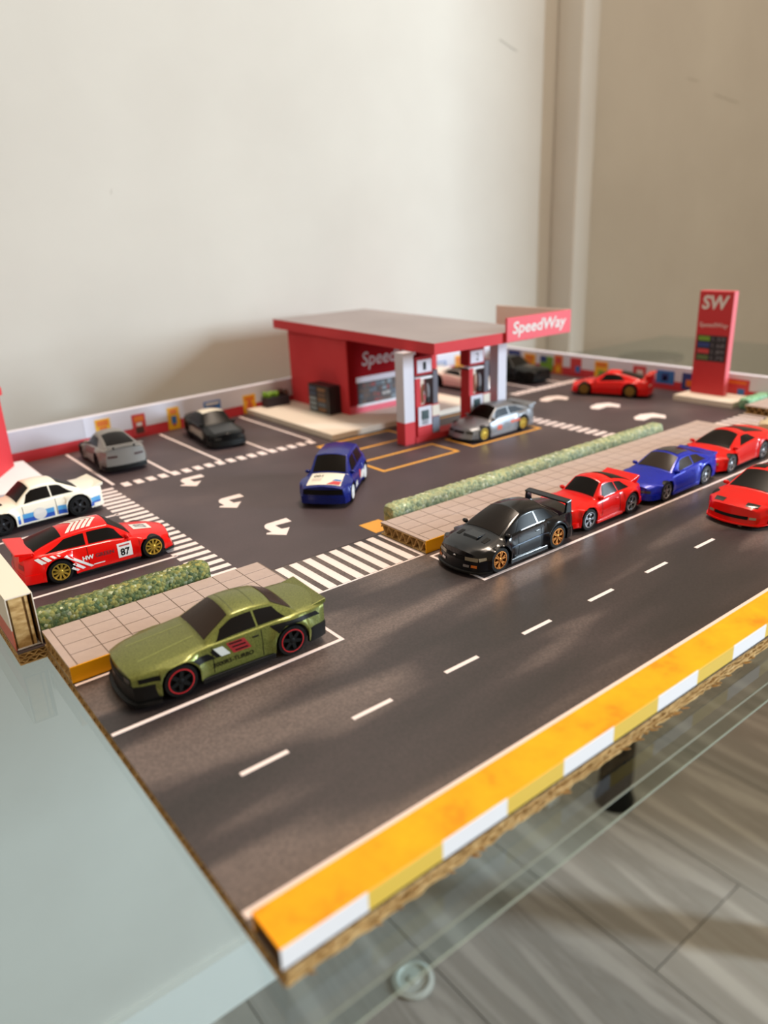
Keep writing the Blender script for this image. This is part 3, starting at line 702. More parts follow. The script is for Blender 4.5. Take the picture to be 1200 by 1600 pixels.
    # --- add-ons
    def band(s, name, x_to, z0, z1, off, m, front=True, th=.22):
        path = []; n = 10
        L = s.L
        for i in range(n+1):
            x = x_to*(1-i/n); xx = x if front else L-x; path.append((xx, s.W*s.pw(xx)))
        y0 = path[-1][1]; xe = 0 if front else L
        full = path+[(xe, y0*k) for k in np.linspace(1, -1, 13)[1:-1]]+[(x, -y) for x, y in path[::-1]]
        cx = xe+(3 if front else -3); rows = []
        for (x, y) in full:
            d = np.array([(x-cx)*.5, y]); d /= np.linalg.norm(d)
            if abs(y) < y0*.99 and abs(x-xe) < 1e-6: d = np.array([-1 if front else 1, 0])*1.0
            a = (x+d[0]*off, y+d[1]*off); b = (x+d[0]*(off-th), y+d[1]*(off-th))
            q = [(a[0], a[1], z0+.04), (a[0], a[1], z1-.04), (b[0], b[1], z1), (b[0], b[1], z0), (a[0], a[1], z0+.04)]
            rows.append([s.warp2(p, x) for p in q])
        mb = MB().grid(rows)
        for r_ in (rows[0], rows[-1]): mb.add(r_[:-1], [(0, 1, 2, 3)])
        return mb.build(name, m, s.root, False, smooth=40)
    def warp2(s, p, xref):
        g = max(0, 1-xref/1.9)**1.5; h = max(0, 1-(s.L-xref)/1.9)**1.5; q = (p[1]/s.W)**2
        return (p[0]+(s.bow[0]*q+s.sl[0]*(p[2]-1.2))*g-(s.bow[1]*q+s.sl[1]*(p[2]-1.2))*h-s.L/2, p[1], p[2])
    def loc(s, x, y, z): return (x-s.L/2, y, z)
    def bx(s, name, m, x0, x1, y0, y1, z0, z1, bevel=.05, parent=None):
        return MB().box(x0-s.L/2, x1-s.L/2, y0, y1, z0, z1).build(name, m, parent or s.root, False, bevel=bevel)
    def wingprof(s, name, m, prof, y0, y1, parent=None):   # (x,z) outline extruded in y
        return MB().extr([(x-s.L/2, z) for x, z in prof], y0, y1).build(name, m, parent or s.root, False, bevel=.04)
    def skirt(s, m, z1=.62, out=.06):
        for sg in (-1, 1):
            y = sg*(s.W+out-.12); a, b = s.xf+s.ra+.05, s.xr-s.ra-.05
            MB().box(a-s.L/2, b-s.L/2, min(y-.14, y+.14), max(y-.14, y+.14), .3, z1).build('side_skirt', m, s.root, False, bevel=.05)
    def mirrors(s, m=None, x=None):
        x1 = s.xs[0]; x = x if x is not None else x1+.55
        for sg in (-1, 1):
            y = sg*(s.W*s.pw(x)-s.tuck-s.ledge+.12); MB().ell(s.loc(x, y, s.sh(x)+.28), (.2, .3, .19), 10, 8).build('wing_mirror', m or s.paint, s.root, False, smooth=60)
    def seams(s, xs, m=None):
        for sg in (-1, 1):
            for x in xs: s.side('door_seam', [[(x, .75), (x+.045, .75), (x+.045, s.sh(x)-.03), (x, s.sh(x)-.03)]], m or M_INK, sg, .012, n=1, mm=6)
    def handles(s, xs, m=None):
        for sg in (-1, 1):
            for x in xs:
                z = s.sh(x)-.36; y = sg*(s.sidey(x, z)+.02); MB().box(x-s.L/2, x+.42-s.L/2, y-.04, y+.04, z-.05, z+.05).build('door_handle', m or s.paint, s.root, False, bevel=.02)
    def wheels(s, style, rim, ring=None, n=5, lip=None):
        r, ww = s.r, s.ww; h = ww/2
        t = MB().lathe_y([(0, h-.1), (.6*r, h-.1), (.62*r, h), (.92*r, h), (r, h-.12), (r, -h+.12), (.93*r, -h), (.72*r, -h-.01), (.69*r, -h+.05), (.67*r, -h+.2), (0, -h+.24)], 32)
        R = MB(); y0 = -h-.015; ro = .69*r
        R.lathe_y([(.70*r, y0+.04), (.70*r, y0-.005), (.625*r, y0-.01), (.60*r, y0+.07), (.60*r, y0+.2)], 32)
        def spoke(a, w0, w1, r0, r1, da=0):
            c, s_ = math.cos(a), math.sin(a); c2, s2 = math.cos(a+da), math.sin(a+da); q = []
            for (rad, ww_, cc, ss) in ((r0, w0, c, s_), (r1, w1, c2, s2)):
                q += [(rad*cc-ww_*ss, rad*ss+ww_*cc), (rad*cc+ww_*ss, rad*ss-ww_*cc)]
            P = [q[0], q[1], q[3], q[2]]
            R.add([(x, y0+.03, z) for x, z in P]+[(x, y0+.2, z) for x, z in P], [(0, 1, 2, 3), (4, 7, 6, 5), (0, 4, 5, 1), (1, 5, 6, 2), (2, 6, 7, 3), (3, 7, 4, 0)])
        if style == 'spoke':
            for k in range(n): spoke(2*math.pi*k/n+.3, .13*r, .09*r, .08*r, .63*r)
        elif style == 'split':
            for k in range(n):
                for d in (-.16, .16): spoke(2*math.pi*k/n+.3, .05*r, .05*r, .08*r, .63*r, d)
        elif style == 'mesh':
            for k in range(n):
                for d in (-.26, .26): spoke(2*math.pi*k/n, .035*r, .04*r, .1*r, .63*r, d)
        elif style == 'disc':
            R.lathe_y([(.62*r, y0+.03), (.5*r, y0+.0), (.3*r, y0+.05), (0, y0+.04)], 28)
        R.lathe_y([(.17*r, y0+.2), (.17*r, y0+.02), (.1*r, y0-.01), (0, y0-.01)], 16)
        mt = mr = mg = None
        for x in (s.xf, s.xr):
            for sg in (-1, 1):
                y = sg*(s.W-ww/2+s.flare*.45)
                if mt is None:
                    o = t.build('wheel', M_TYRE, s.root, False, smooth=35); mt = o.data
                    q = R.build('rim', rim, o, False, smooth=35); mr = q.data
                    if ring: g_ = MB().lathe_y([(.74*r, y0+.02), (.74*r, y0-.02), (.68*r, y0-.025), (.68*r, y0+.02)], 32).build('rim_ring', ring, o, False, smooth=35); mg = g_.data
                else:
                    o = link('wheel', mt, s.root); q = link('rim', mr, o)
                    if ring: link('rim_ring', mg, o)
                o.location = Vector((x-s.L/2, y, r))*S; o.rotation_euler = (0, random.uniform(0, 6), math.pi if sg > 0 else 0)

P_RED = mat('red_enamel', 'd60a06', .25, 0, .25, .25); P_NAVY = mat('midnight_enamel', '04070e', .18, 0, .2, .3)
P_BLUE = flake('blue_metallic', '021488', '0426bc', .3, .15); P_DBLUE = flake('navy_blue_enamel', '07135a', '0b2284', .3, .1)
P_WHITE = mat('cream_white_enamel', 'ece6d6', .3, 0, .5); P_GREEN = flake('olive_green_metallic', '5a5f2e', '7a7e40', .32, .45)
P_GREY = mat('primer_grey_enamel', '7d7a76', .38, .2, .3); P_SILVER = flake('silver_metallic', '767a80', '9a9ea4', .38, .5)
P_BLK = mat('black_enamel', '050505', .32, 0, .1, .15); P_PEARL = mat('pearl_white_enamel', 'e8dcd4', .3, 0, .5)

# 1 green coupe
c = Car('toy_coupe', 'olive green metallic coupe with black stripe and red-ringed black wheels, parked alone in front', (8.45, 18.45), -3.0, P_GREEN, L=13.2, W=2.62, wr=1.72,
        sh=[(0, 1.92), (.8, 2.08), (5, 2.52), (10.8, 2.66), (13.2, 2.62)], roof=(3.72, 3.62), xs=(4.75, 6.75, 9.55, 11.05), xf=2.95, xr=10.4, r=1.08, flare=.2,
        bow=(.4, .25), sl=(.0, -.05), crown=(.14, .24), tuck=.1, ledge=.12, glass=M_GLASSB, rock=.62)
c.screen(.9); c.sidewin([(5.45, 5.9, 8.15, 8.1, .08, .86), (8.3, 8.25, 10.2, 9.55, .08, .86)], M_GLASSC)
c.wheels('spoke', M_MBLACK, mat('red_rim_ring', 'b31a22', .4), 6)
c.band('front_bumper', 1.75, .42, 1.5, .06, M_BLACK); c.band('front_lip', 1.7, .22, .5, .3, M_BLACK)
c.band('rear_bumper', 1.55, .5, 1.55, .1, M_BLACK, False); c.skirt(M_BLACK, .66, .1)
c.end('grille', [[(-2.05, 1.52), (2.05, 1.52), (2.05, 1.93), (-2.05, 1.93)]], M_MBLACK)
c.endsym('headlight', [(1.35, 1.56), (2.0, 1.56), (2.0, 1.9), (1.35, 1.9)], mat('dark_lamp', '2b2a28', .15), True, .06)
for sg in (-1, 1): c.side('side_marker', [[(.35, 1.62), (1.75, 1.66), (1.75, 1.95), (.35, 1.9)]], M_INK, sg)
c.side('black_stripe', [[(4.15, 1.72), (5.25, 1.72), (4.8, 2.16), (3.75, 2.16)], [(8.95, 2.55), (9.5, 1.95), (10.0, 2.3), (10.0, 2.56)], [(10.0, 2.3), (12.75, 2.18), (12.4, 2.5), (10.0, 2.56)]], M_INK)
c.side('white_stripe', [[(5.6, 1.72), (6.2, 1.72), (5.75, 2.34), (5.15, 2.34)]], mat('silver_print', 'c4c8c4', .4)); c.side('black_stripe', [[(5.3, 1.72), (5.6, 1.72), (5.15, 2.34), (4.95, 2.2)]], M_INK)
c.side('number_panel', [[(6.4, 1.66), (7.6, 1.66), (7.2, 2.42), (6.0, 2.42)]], mat('dark_red_print', '8c1a1e', .4), eps=.02)
for (a0, a1, z) in ((6.55, 7.4, 1.76), (6.38, 7.28, 2.02), (6.2, 7.05, 2.26)): c.side('number_print', [[(a0, z), (a1, z), (a1-.06, z+.1), (a0-.06, z+.1)]], M_INK, eps=.035)
c.stext('lettering', '2000RS-TURBO', 5.0, 7.7, 1.12, 1.42, M_INK, offset=.01)
c.seams((5.05, 8.35)); c.handles((7.75,), M_INK)
c.top('sunroof_seam', [[(7.05, -1.5), (7.1, -1.5), (7.1, 1.5), (7.05, 1.5)], [(8.5, -1.5), (8.55, -1.5), (8.55, 1.5), (8.5, 1.5)]], mat('green_shadow_line', '4a5024', .5), .012, n=1, mm=12)
c.top('bonnet_crease_glint', [[(1.0, -1.15), (4.6, -.95), (4.6, -.9), (1.0, -1.1)], [(1.0, 1.1), (4.6, .9), (4.6, .95), (1.0, 1.15)]], mat('green_edge_glint', 'a4ac60', .3, .4), .012, n=12, mm=1)  # lighter strips paint a highlight along the bonnet creases
c.wingprof('tail_spoiler', P_GREEN, [(11.9, 2.72), (12.6, 2.86), (13.3, 3.0), (13.3, 2.72), (12.9, 2.6), (11.9, 2.6)], -2.2, 2.2)
c.endsym('tail_light', [(.9, 1.75), (2.05, 1.75), (2.05, 2.3), (.9, 2.3)], M_TAIL, False)
MB().ell(c.loc(4.35, -2.66, 1.3), (.1, .05, .1)).build('indicator', M_AMBER, c.root, False, smooth=60)

# 2 red car with number 87
def sierra(name, label, loc, ang, paint, **k):
    return Car(name, label, loc, ang, paint, L=12.6, W=2.5, wr=1.66, sh=[(0, 1.5), (.6, 1.66), (3.9, 2.2), (5.5, 2.42), (11.2, 2.62), (12.6, 2.55)], roof=(3.62, 3.5), xs=(3.5, 5.35, 8.9, 11.7), xf=2.05, xr=9.7, r=1.02,
               flare=.14, bow=(.6, .4), sl=(.3, .12), crown=(.16, .3), fast=1.25, rock=.5, **k)
c = sierra('toy_rally_car', 'glossy red race car numbered 87 with white flashes and gold mesh wheels', (7.45, 40.05), 178.7, P_RED)
c.screen(.92); c.sidewin([(4.3, 4.9, 7.15, 7.1, .06, .86), (7.4, 7.35, 10.6, 8.9, .06, .86)])
c.wheels('mesh', M_GOLD, None, 10)
c.band('front_lip', 1.4, .25, .5, .05, M_BLACK); c.skirt(M_BLACK, .5, .0)
c.band('rear_bumper', 1.5, .55, 1.35, .07, P_RED, False)
c.endsym('headlight', [(1.1, 1.2), (2.1, 1.2), (2.1, 1.5), (1.1, 1.5)], M_LAMP)
sg = 1
c.side('number_panel', [[(3.85, .82), (5.05, .82), (5.05, 2.05), (3.85, 2.05)]], M_PW, sg)
c.stext('race_number', '87', 4.85, 4.05, .95, 1.6, M_INK, sg, offset=.03)
c.side('panel_stripe', [[(4.0, 1.78), (4.9, 1.78), (4.9, 1.9), (4.0, 1.9)]], mat('red_ink', 'b02020', .5), sg, .035)
c.stext('lettering', 'HW', 7.9, 7.0, 1.42, 1.78, M_PW, sg, offset=.04); c.stext('lettering', 'GREEN', 6.85, 5.35, 1.42, 1.76, mat('dark_red_ink', '5c1012', .5), sg, offset=.02)
flash = [[(9.3, 2.2), (9.05, 2.3), (7.1, .8), (7.35, .75)], [(8.75, 1.4), (8.5, 1.5), (7.75, .8), (8.0, .75)], [(8.9, 1.05), (8.75, 1.2), (8.25, .8), (8.45, .74)],
         [(11.6, 2.5), (11.2, 2.55), (10.6, 2.1), (11.0, 1.98)], [(10.95, 2.52), (10.6, 2.55), (10.2, 2.2), (10.5, 2.12)], [(10.3, 2.5), (10.05, 2.52), (9.8, 2.3), (10.0, 2.26)], [(9.8, 2.46), (9.65, 2.47), (9.5, 2.36), (9.62, 2.33)]]
c.side('white_flash', flash, M_PW, sg); c.side('white_flash', [[(6.2, .84), (7.1, .84), (7.1, .93), (6.2, .93)]], M_PW, sg)
for k in range(5): c.top('roof_chevron', [[(5.75+k*.42, 0), (6.05+k*.42, 0), (6.95+k*.42, 1.35), (6.65+k*.42, 1.35)], [(6.65+k*.42, -1.35), (6.95+k*.42, -1.35), (6.05+k*.42, 0), (5.75+k*.42, 0)]], M_PW, .03)
c.top('bonnet_panel', [[(1.4, -.55), (3.0, -.55), (3.0, .85), (1.4, .85)]], M_PW, .03)
c.ttext('race_number', '87', lambda a, b: (2.75-b*1.0, -.35+a*1.0), M_GREYP, .03)
c.seams((4.05, 7.4)); c.mirrors()
pw_ = c.wingprof('tail_wing', P_RED, [(11.3, 3.02), (12.0, 3.14), (12.7, 3.26), (12.75, 3.1), (12.2, 2.98), (11.3, 2.92)], -2.25, 2.25)
for y in (-2.05, 1.75): c.wingprof('wing_support', P_RED, [(11.5, 2.98), (12.4, 3.06), (12.5, 2.5), (11.3, 2.5)], y, y+.3, pw_)
c.endsym('tail_light', [(1.2, 1.7), (2.1, 1.7), (2.1, 2.1), (1.2, 2.1)], M_TAIL, False)

# 3 white retro saloon
c = Car('toy_saloon', 'cream white retro saloon with blue side stripes at the left picture edge', (6.35, 55.3), 3.5, P_WHITE, L=12.9, W=2.5, wr=1.72, sh=[(0, 1.85), (.6, 2.0), (5, 2.35), (10.4, 2.45), (12.9, 2.4)], roof=(3.78, 3.7),
        xs=(4.55, 6.1, 8.6, 10.7), xf=2.9, xr=10.15, r=1.08, flare=.2, bow=(.4, .25), sl=(0, 0), rock=.55)
c.screen(.9); c.sidewin([(5.2, 5.6, 7.75, 7.7, .08, .86), (7.9, 7.85, 10.0, 8.9, .08, .86)])
c.wheels('spoke', mat('dark_grey_rim', '2c2d30', .35, .5), None, 5); c.band('front_bumper', 1.6, .45, 1.2, .08, P_WHITE); c.band('rear_bumper', 1.2, .5, 1.0, .06, P_WHITE, False)
m1, m2 = mat('light_blue_print', '4f9ad0', .4), mat('deep_blue_print', '1f4fae', .4)
for (a, b) in ((.9, 1.75), (4.3, 4.55), (4.8, 7.75), (8.1, 8.9), (11.35, 12.6)):
    c.side('blue_stripe', [[(a, 1.15), (b, 1.15), (b, 1.6), (a, 1.6)]], m1); c.side('blue_stripe', [[(a, .72), (b, .72), (b, 1.15), (a, 1.15)]], m2)
mb = MB(); mb.add([c.warp((6.4, -(c.sidey(6.4, 1.3)+.04), 1.3))]+[c.warp((6.4+.62*math.cos(t), -(c.sidey(6.4+.62*math.cos(t), 1.3+.58*math.sin(t))+.04), 1.3+.58*math.sin(t))) for t in np.linspace(0, 2*math.pi, 25)[:-1]],
                 [(0, i+1, (i+1) % 24+1) for i in range(24)]); mb.build('number_roundel', M_PW, c.root, False)
c.seams((4.9, 8.0)); c.top('bonnet_vent', [[(2.6, -1.1), (3.6, -1.1), (3.6, -.5), (2.6, -.5)], [(2.6, .5), (3.6, .5), (3.6, 1.1), (2.6, 1.1)]], M_INK)
c.wingprof('tail_spoiler', P_WHITE, [(11.6, 2.5), (12.3, 2.66), (13.0, 2.8), (13.0, 2.55), (12.6, 2.4), (11.6, 2.4)], -2.1, 2.1)
c.endsym('tail_light', [(1.2, 1.5), (2.0, 1.5), (2.0, 2.0), (1.2, 2.0)], M_TAIL, False); c.endsym('headlight', [(1.2, 1.3), (2.0, 1.3), (2.0, 1.75), (1.2, 1.75)], M_LAMP)

# 4 grey sports car seen from behind
c = Car('toy_sports_car', 'matt grey sports car with rear wing, tail towards us in the back bay', (19.75, 70.8), -93.0, P_GREY, L=12.4, W=2.6, wr=1.6, sh=[(0, 1.5), (3.6, 2.2), (9.5, 2.7), (12.4, 2.65)], roof=(3.75, 3.7),
        xs=(3.6, 5.6, 7.6, 11.4), xf=2.3, xr=9.6, r=1.08, flare=.26, bow=(.7, .4), sl=(.2, .0), fast=1.4, crown=(.14, .3))
c.screen(.86); c.sidewin([(4.6, 5.3, 8.9, 7.9, .08, .84)]); c.wheels('spoke', M_MBLACK, None, 5)
c.band('rear_bumper', 1.5, .4, 1.0, .1, M_BLACK, False); c.endsym('tail_light', [(1.0, 1.95), (2.1, 1.95), (2.1, 2.2), (1.0, 2.2)], mat('dark_tail', '3a1c1c', .3), False)
wg = c.wingprof('tail_wing', P_GREY, [(11.5, 3.3), (12.1, 3.36), (12.5, 3.42), (12.5, 3.3), (11.5, 3.2)], -2.2, 2.2)
for y in (-1.3, 1.15): c.wingprof('wing_support', M_BLACK, [(11.7, 3.25), (12.1, 3.28), (12.1, 2.6), (11.7, 2.6)], y, y+.15, wg)
c.mirrors()

# 5 black and white coupe facing us
c = Car('toy_hatch_coupe', 'black and white coupe with white roof, nose towards us in the back bay', (34.0, 71.4), 83.5, P_BLK, L=12.4, W=2.5, wr=1.6, sh=[(0, 1.6), (.6, 1.75), (4, 2.2), (12.4, 2.5)], roof=(3.7, 3.6),
        xs=(3.9, 5.6, 8.4, 11.2), xf=2.4, xr=9.5, r=1.02, flare=.1, bow=(.35, .3), sl=(.1, .0), fast=1.2)
c.screen(.9); c.sidewin([(4.6, 5.1, 7.2, 7.1, .08, .86), (7.4, 7.3, 10, 8.6, .08, .86)]); c.wheels('spoke', M_MBLACK, None, 6)
c.top('white_roof', [[(5.6, -1.45), (8.4, -1.45), (8.4, 1.45), (5.6, 1.45)]], P_WHITE, .035); c.top('grey_bonnet', [[(.7, -1.7), (3.8, -1.75), (3.8, 1.75), (.7, 1.7)]], mat('graphite_enamel', '232427', .32, .1, .1), .03)
for sg in (-1, 1): c.side('white_side', [[(3.6, .9), (9.0, 1.1), (8.5, 1.9), (1.0, 1.85)]], mat('faded_white_print', 'a8a298', .4), sg)
c.endsym('headlight', [(1.1, 1.25), (2.0, 1.25), (2.0, 1.55), (1.1, 1.55)], mat('dark_lamp', '2b2a28', .15)); c.band('front_bumper', 1.3, .35, 1.1, .08, M_BLACK); c.mirrors(P_BLK)

# 6 blue hatchback with white bonnet
c = Car('toy_hatchback', 'dark blue hatchback with white bonnet and white wheels in the middle of the forecourt', (33.35, 41.4), 43.0, P_DBLUE, L=11.4, W=2.55, wr=1.75, sh=[(0, 1.85), (.5, 2.0), (3.4, 2.35), (11.4, 2.6)], roof=(4.0, 3.95),
        xs=(3.2, 4.9, 9.6, 11.1), xf=2.2, xr=9.2, r=1.02, flare=.18, bow=(.3, .25), sl=(.05, .15))
c.screen(.88); c.sidewin([(4.0, 4.5, 6.6, 6.5, .08, .85), (6.9, 6.8, 9.6, 9.2, .08, .85)]); c.wheels('disc', mat('white_rim', 'e4e4e6', .35), None)
c.top('white_bonnet', [[(.35, -1.75), (3.15, -1.7), (3.15, 1.7), (.35, 1.75)]], P_WHITE, .03)
c.top('bonnet_print', [[(.45, -1.6), (1.2, -1.7), (1.2, -.9), (.45, -.3)]], M_PR, .045); c.top('bonnet_print', [[(1.3, -1.65), (1.65, -1.65), (1.65, -1.0), (1.3, -.7)]], M_PB, .045)
c.ttext('bonnet_lettering', '001', lambda a, b: (2.6-b*.5, 1.35-a*.95), M_INK, .02); c.top('bonnet_print', [[(1.2, .4), (1.9, .4), (1.9, 1.4), (1.2, 1.4)]], mat('pale_grey_print', 'cfc4b8', .5), .045)
c.end('grille', [[(-2.0, 1.35), (2.0, 1.35), (2.0, 1.88), (-2.0, 1.88)]], M_MBLACK); c.band('front_bumper', 1.1, .4, 1.2, .08, P_DBLUE)
c.side('white_flash', [[(6.9, .8), (8.1, .8), (8.0, 1.7), (7.2, 1.5)], [(4.2, .75), (5.4, .75), (5.0, 1.4), (4.4, 1.3)]], M_PW); c.side('red_flash', [[(6.3, 1.2), (7.0, 1.1), (7.1, 1.9), (6.5, 2.0)]], M_PR, eps=.03); c.mirrors()

# 7 silver car at the pump
c = sierra('toy_rally_car', 'silver rally hatch with gold wheels standing at the fuel pumps', (62.2, 46.35), 2.5, P_SILVER)
c.screen(.92); c.sidewin([(4.3, 4.9, 7.15, 7.1, .06, .86), (7.4, 7.35, 10.6, 8.9, .06, .86)], mat('blue_grey_window', '3a4754', .12, 0, .5)); c.wheels('mesh', M_GOLD, None, 9)
c.band('front_lip', 1.4, .25, .5, .05, M_BLACK); c.skirt(M_GREYP, .5, 0.0); c.endsym('headlight', [(1.1, 1.15), (2.1, 1.15), (2.1, 1.45), (1.1, 1.45)], mat('dark_lamp', '2b2a28', .15)); c.end('grille', [[(-.9, 1.1), (.9, 1.1), (.9, 1.45), (-.9, 1.45)]], M_MBLACK)
mo = mat('orange_red_print', 'd0583c', .5)
c.side('red_print', [[(4.6, 1.0), (5.5, 1.0), (5.5, 1.6), (4.6, 1.6)], [(7.2, 1.45), (9.0, 1.5), (9.0, 1.85), (7.2, 1.8)]], mo); c.side('dark_print', [[(6.0, 1.5), (6.8, 1.5), (6.8, 1.72), (6.0, 1.72)]], M_GREYP); c.mirrors()
wg = c.wingprof('tail_wing', P_SILVER, [(11.3, 3.02), (12.0, 3.14), (12.7, 3.26), (12.75, 3.1), (12.2, 2.98), (11.3, 2.92)], -2.2, 2.2)
for y in (-2.05, 1.75): c.wingprof('wing_support', P_SILVER, [(11.5, 2.98), (12.4, 3.06), (12.5, 2.5), (11.3, 2.5)], y, y+.3, wg)

# 8 white car behind the pumps
c = Car('toy_roadster', 'low pearl white sports car seen between the canopy columns', (81.3, 71.6), 92.0, P_PEARL, L=12.4, W=2.6, wr=1.5, sh=[(0, 1.4), (3.6, 2.1), (12.4, 2.6)], roof=(3.05, 2.95),
        xs=(3.6, 5.6, 8.2, 9.8), xf=2.4, xr=9.7, r=1.05, bow=(.6, .4), sl=(.3, 0), fast=1.3)
c.screen(.95); c.sidewin([(4.5, 5.3, 9.0, 8.4, .05, .95)]); c.wheels('spoke', M_MBLACK, None, 5); c.band('front_lip', 1.4, .25, .5, .05, M_BLACK)
c.top('cockpit_patch', [[(5.5, -1.45), (8.3, -1.45), (8.3, 1.45), (5.5, 1.45)]], mat('dark_cockpit', '1e1712', .8, spec=.1), .03)  # dark patch stands in for the open cockpit's dark interior

# 9 black car in the far bay
c = Car('toy_muscle_car', 'black muscle car parked in the far bay beside the end wall', (92.2, 69.6), 92.0, P_BLK, L=12.6, W=2.65, wr=1.75, sh=[(0, 2.0), (.6, 2.2), (5, 2.5), (12.6, 2.6)], roof=(3.9, 3.8),
        xs=(4.8, 6.4, 9, 11), xf=2.6, xr=10, r=1.15, flare=.15, bow=(.25, .25), sl=(-.1, 0))
c.screen(.9); c.sidewin([(5.5, 6, 8, 7.9, .08, .86), (8.2, 8.1, 10, 9, .08, .86)]); c.wheels('spoke', M_MBLACK, None, 5); c.band('front_bumper', 1.4, .4, 1.1, .08, M_MBLACK)
c.top('bonnet_scoop', [[(2.0, -.7), (4.0, -.7), (4.0, .7), (2.0, .7)]], mat('brown_grey_enamel', '4c423a', .35), .05)

# 11 far red car
c = Car('toy_sports_car', 'red sports car with gold wheels driving in front of the far end wall', (92.6, 49.3), -68.0, P_RED, L=12.4, W=2.5, wr=1.5, sh=[(0, 1.4), (3.4, 2.15), (8, 2.45), (12.4, 2.55)], roof=(3.55, 3.45),
        xs=(3.5, 5.6, 7.6, 11.2), xf=2.4, xr=9.5, r=1.08, flare=.15, bow=(.7, .4), sl=(.3, 0), fast=1.3)
c.screen(.88); c.sidewin([(4.6, 5.4, 8.6, 7.8, .08, .84)]); c.wheels('disc', mat('bronze_rim', '8a6a2c', .4, .6), None); c.skirt(M_BLACK, .5, 0); c.mirrors()
wg = c.wingprof('tail_wing', P_RED, [(11.4, 3.5), (12.5, 3.66), (12.5, 3.5), (11.4, 3.36)], -2.1, 2.1)
for y in (-1.8, 1.6): c.wingprof('wing_support', P_RED, [(11.6, 3.4), (12.2, 3.5), (12.3, 2.5), (11.5, 2.5)], y, y+.2, wg)
c.endsym('tail_light', [(.9, 1.8), (2.0, 1.8), (2.0, 2.15), (.9, 2.15)], mat('pale_lamp', 'd8a8a8', .3), False)

# 12 black rally saloon with big wing
c = Car('toy_rally_coupe', 'gloss midnight black coupe with tall rear wing and copper gold wheels', (34.55, 17.9), 0.3, P_NAVY, L=12.0, W=2.6, wr=1.68, sh=[(0, 1.55), (.6, 1.78), (3.2, 2.35), (5, 2.55), (9, 2.66), (12, 2.62)], roof=(3.72, 3.66),
        xs=(3.0, 5.75, 8.35, 9.9), xf=2.35, xr=9.3, r=1.05, flare=.24, bow=(.75, .4), sl=(.15, .05), crown=(.2, .34), glass=mat('dark_brown_window', '1a1410', .22, 0, 0, .15))
c.screen(.9); c.sidewin([(4.5, 5.3, 7.1, 7.0, .08, .86), (7.3, 7.2, 9.0, 8.45, .08, .86)], mat('clear_dark_window', '0c1016', .3, 0, 0, .1))
c.wheels('split', M_COPPER, None, 6); c.band('front_bumper', 1.5, .4, 1.25, .06, P_NAVY); c.band('front_lip', 1.4, .25, .45, .22, M_BLACK); c.band('rear_bumper', 1.4, .5, 1.3, .08, P_NAVY, False); c.skirt(P_NAVY, .7, .1)
c.endsym('headlight', [(1.05, 1.22), (2.1, 1.22), (2.1, 1.52), (1.05, 1.5)], M_LAMP, True, .05)
for sg in (-1, 1): c.side('headlight', [[(.02, 1.24), (.75, 1.35), (.75, 1.55), (.02, 1.5)]], M_LAMP, sg)
c.endsym('fog_lamp', [(1.0, .72), (1.5, .72), (1.5, .92), (1.0, .92)], M_CHROME, True, .12); c.endsym('indicator', [(1.65, .74), (2.1, .74), (2.1, .95), (1.65, .95)], M_AMBER, True, .12); c.end('grille', [[(-.9, 1.22), (.9, 1.22), (.9, 1.5), (-.9, 1.5)]], M_MBLACK)
MB().ell(c.loc(-.02, 0, 1.38), (.05, .14, .09)).build('badge', M_CHROME, c.root, False, smooth=60)
c.wingprof('bonnet_scoop', P_NAVY, [(1.6, 2.3), (1.75, 2.55), (2.9, 2.62), (3.0, 2.45), (1.6, 2.2)], -.75, .75); c.top('bonnet_vent', [[(1.7, -1.6), (2.4, -1.6), (2.4, -1.2), (1.7, -1.2)], [(1.7, 1.2), (2.4, 1.2), (2.4, 1.6), (1.7, 1.6)]], M_INK)
wg = c.wingprof('tail_wing', P_NAVY, [(10.75, 3.62), (11.2, 3.72), (11.45, 3.72), (11.45, 3.58), (10.75, 3.48)], -2.3, 2.3)
for y in (-2.32, 2.08): c.wingprof('wing_support', P_NAVY, [(10.85, 3.6), (11.4, 3.66), (11.5, 2.6), (10.7, 2.6)], y, y+.2, wg)
c.seams((4.6, 7.35)); c.handles((6.7,)); c.mirrors()
for sg in (-1, 1): c.side('side_moulding', [[(3.7, 1.62), (8.1, 1.72), (8.1, 1.82), (3.7, 1.72)]], mat('blue_grey_gloss', '3c4a5c', .2, .5, .5), sg, .03)
c.endsym('tail_light', [(1.0, 1.7), (2.1, 1.7), (2.1, 2.15), (1.0, 2.15)], M_TAIL, False)

# 13 red classic with ducktail
c = Car('toy_classic_coupe', 'bright red classic coupe with ducktail between the black and the blue cars', (46.0, 18.4), 0.5, P_RED, L=11.2, W=2.45, wr=1.45, sh=[(0, 1.75), (.4, 1.95), (1.6, 2.1), (4.3, 2.2), (8.8, 2.45), (11.2, 2.2)], roof=(3.5, 3.42),
        xs=(4.0, 5.4, 7.0, 10.3), xf=2.5, xr=8.75, r=1.02, flare=.24, bow=(.8, .5), sl=(.12, .12), crown=(.1, .3), fast=1.4, plan=[(0, .8), (.6, .9), (2, .95), (6, .97), (8.5, 1.03), (10, 1.0), (11.2, .86)])
c.screen(.9); c.sidewin([(4.75, 5.25, 7.0, 6.9, .08, .84), (7.15, 7.05, 8.6, 7.9, .08, .84)]); c.wheels('split', M_SILV, None, 5); c.band('front_bumper', 1.3, .55, 1.05, .1, P_RED); c.band('rear_bumper', 1.3, .5, 1.1, .08, P_RED, False); c.skirt(P_RED, .6, .04)
for sg in (-1, 1): MB().ell(c.loc(.55, sg*1.72, 1.72), (.22, .36, .36), 14, 10).build('headlight', mat('brown_glass_lamp', '7a4a34', .15, .1, .5), c.root, False, smooth=60)
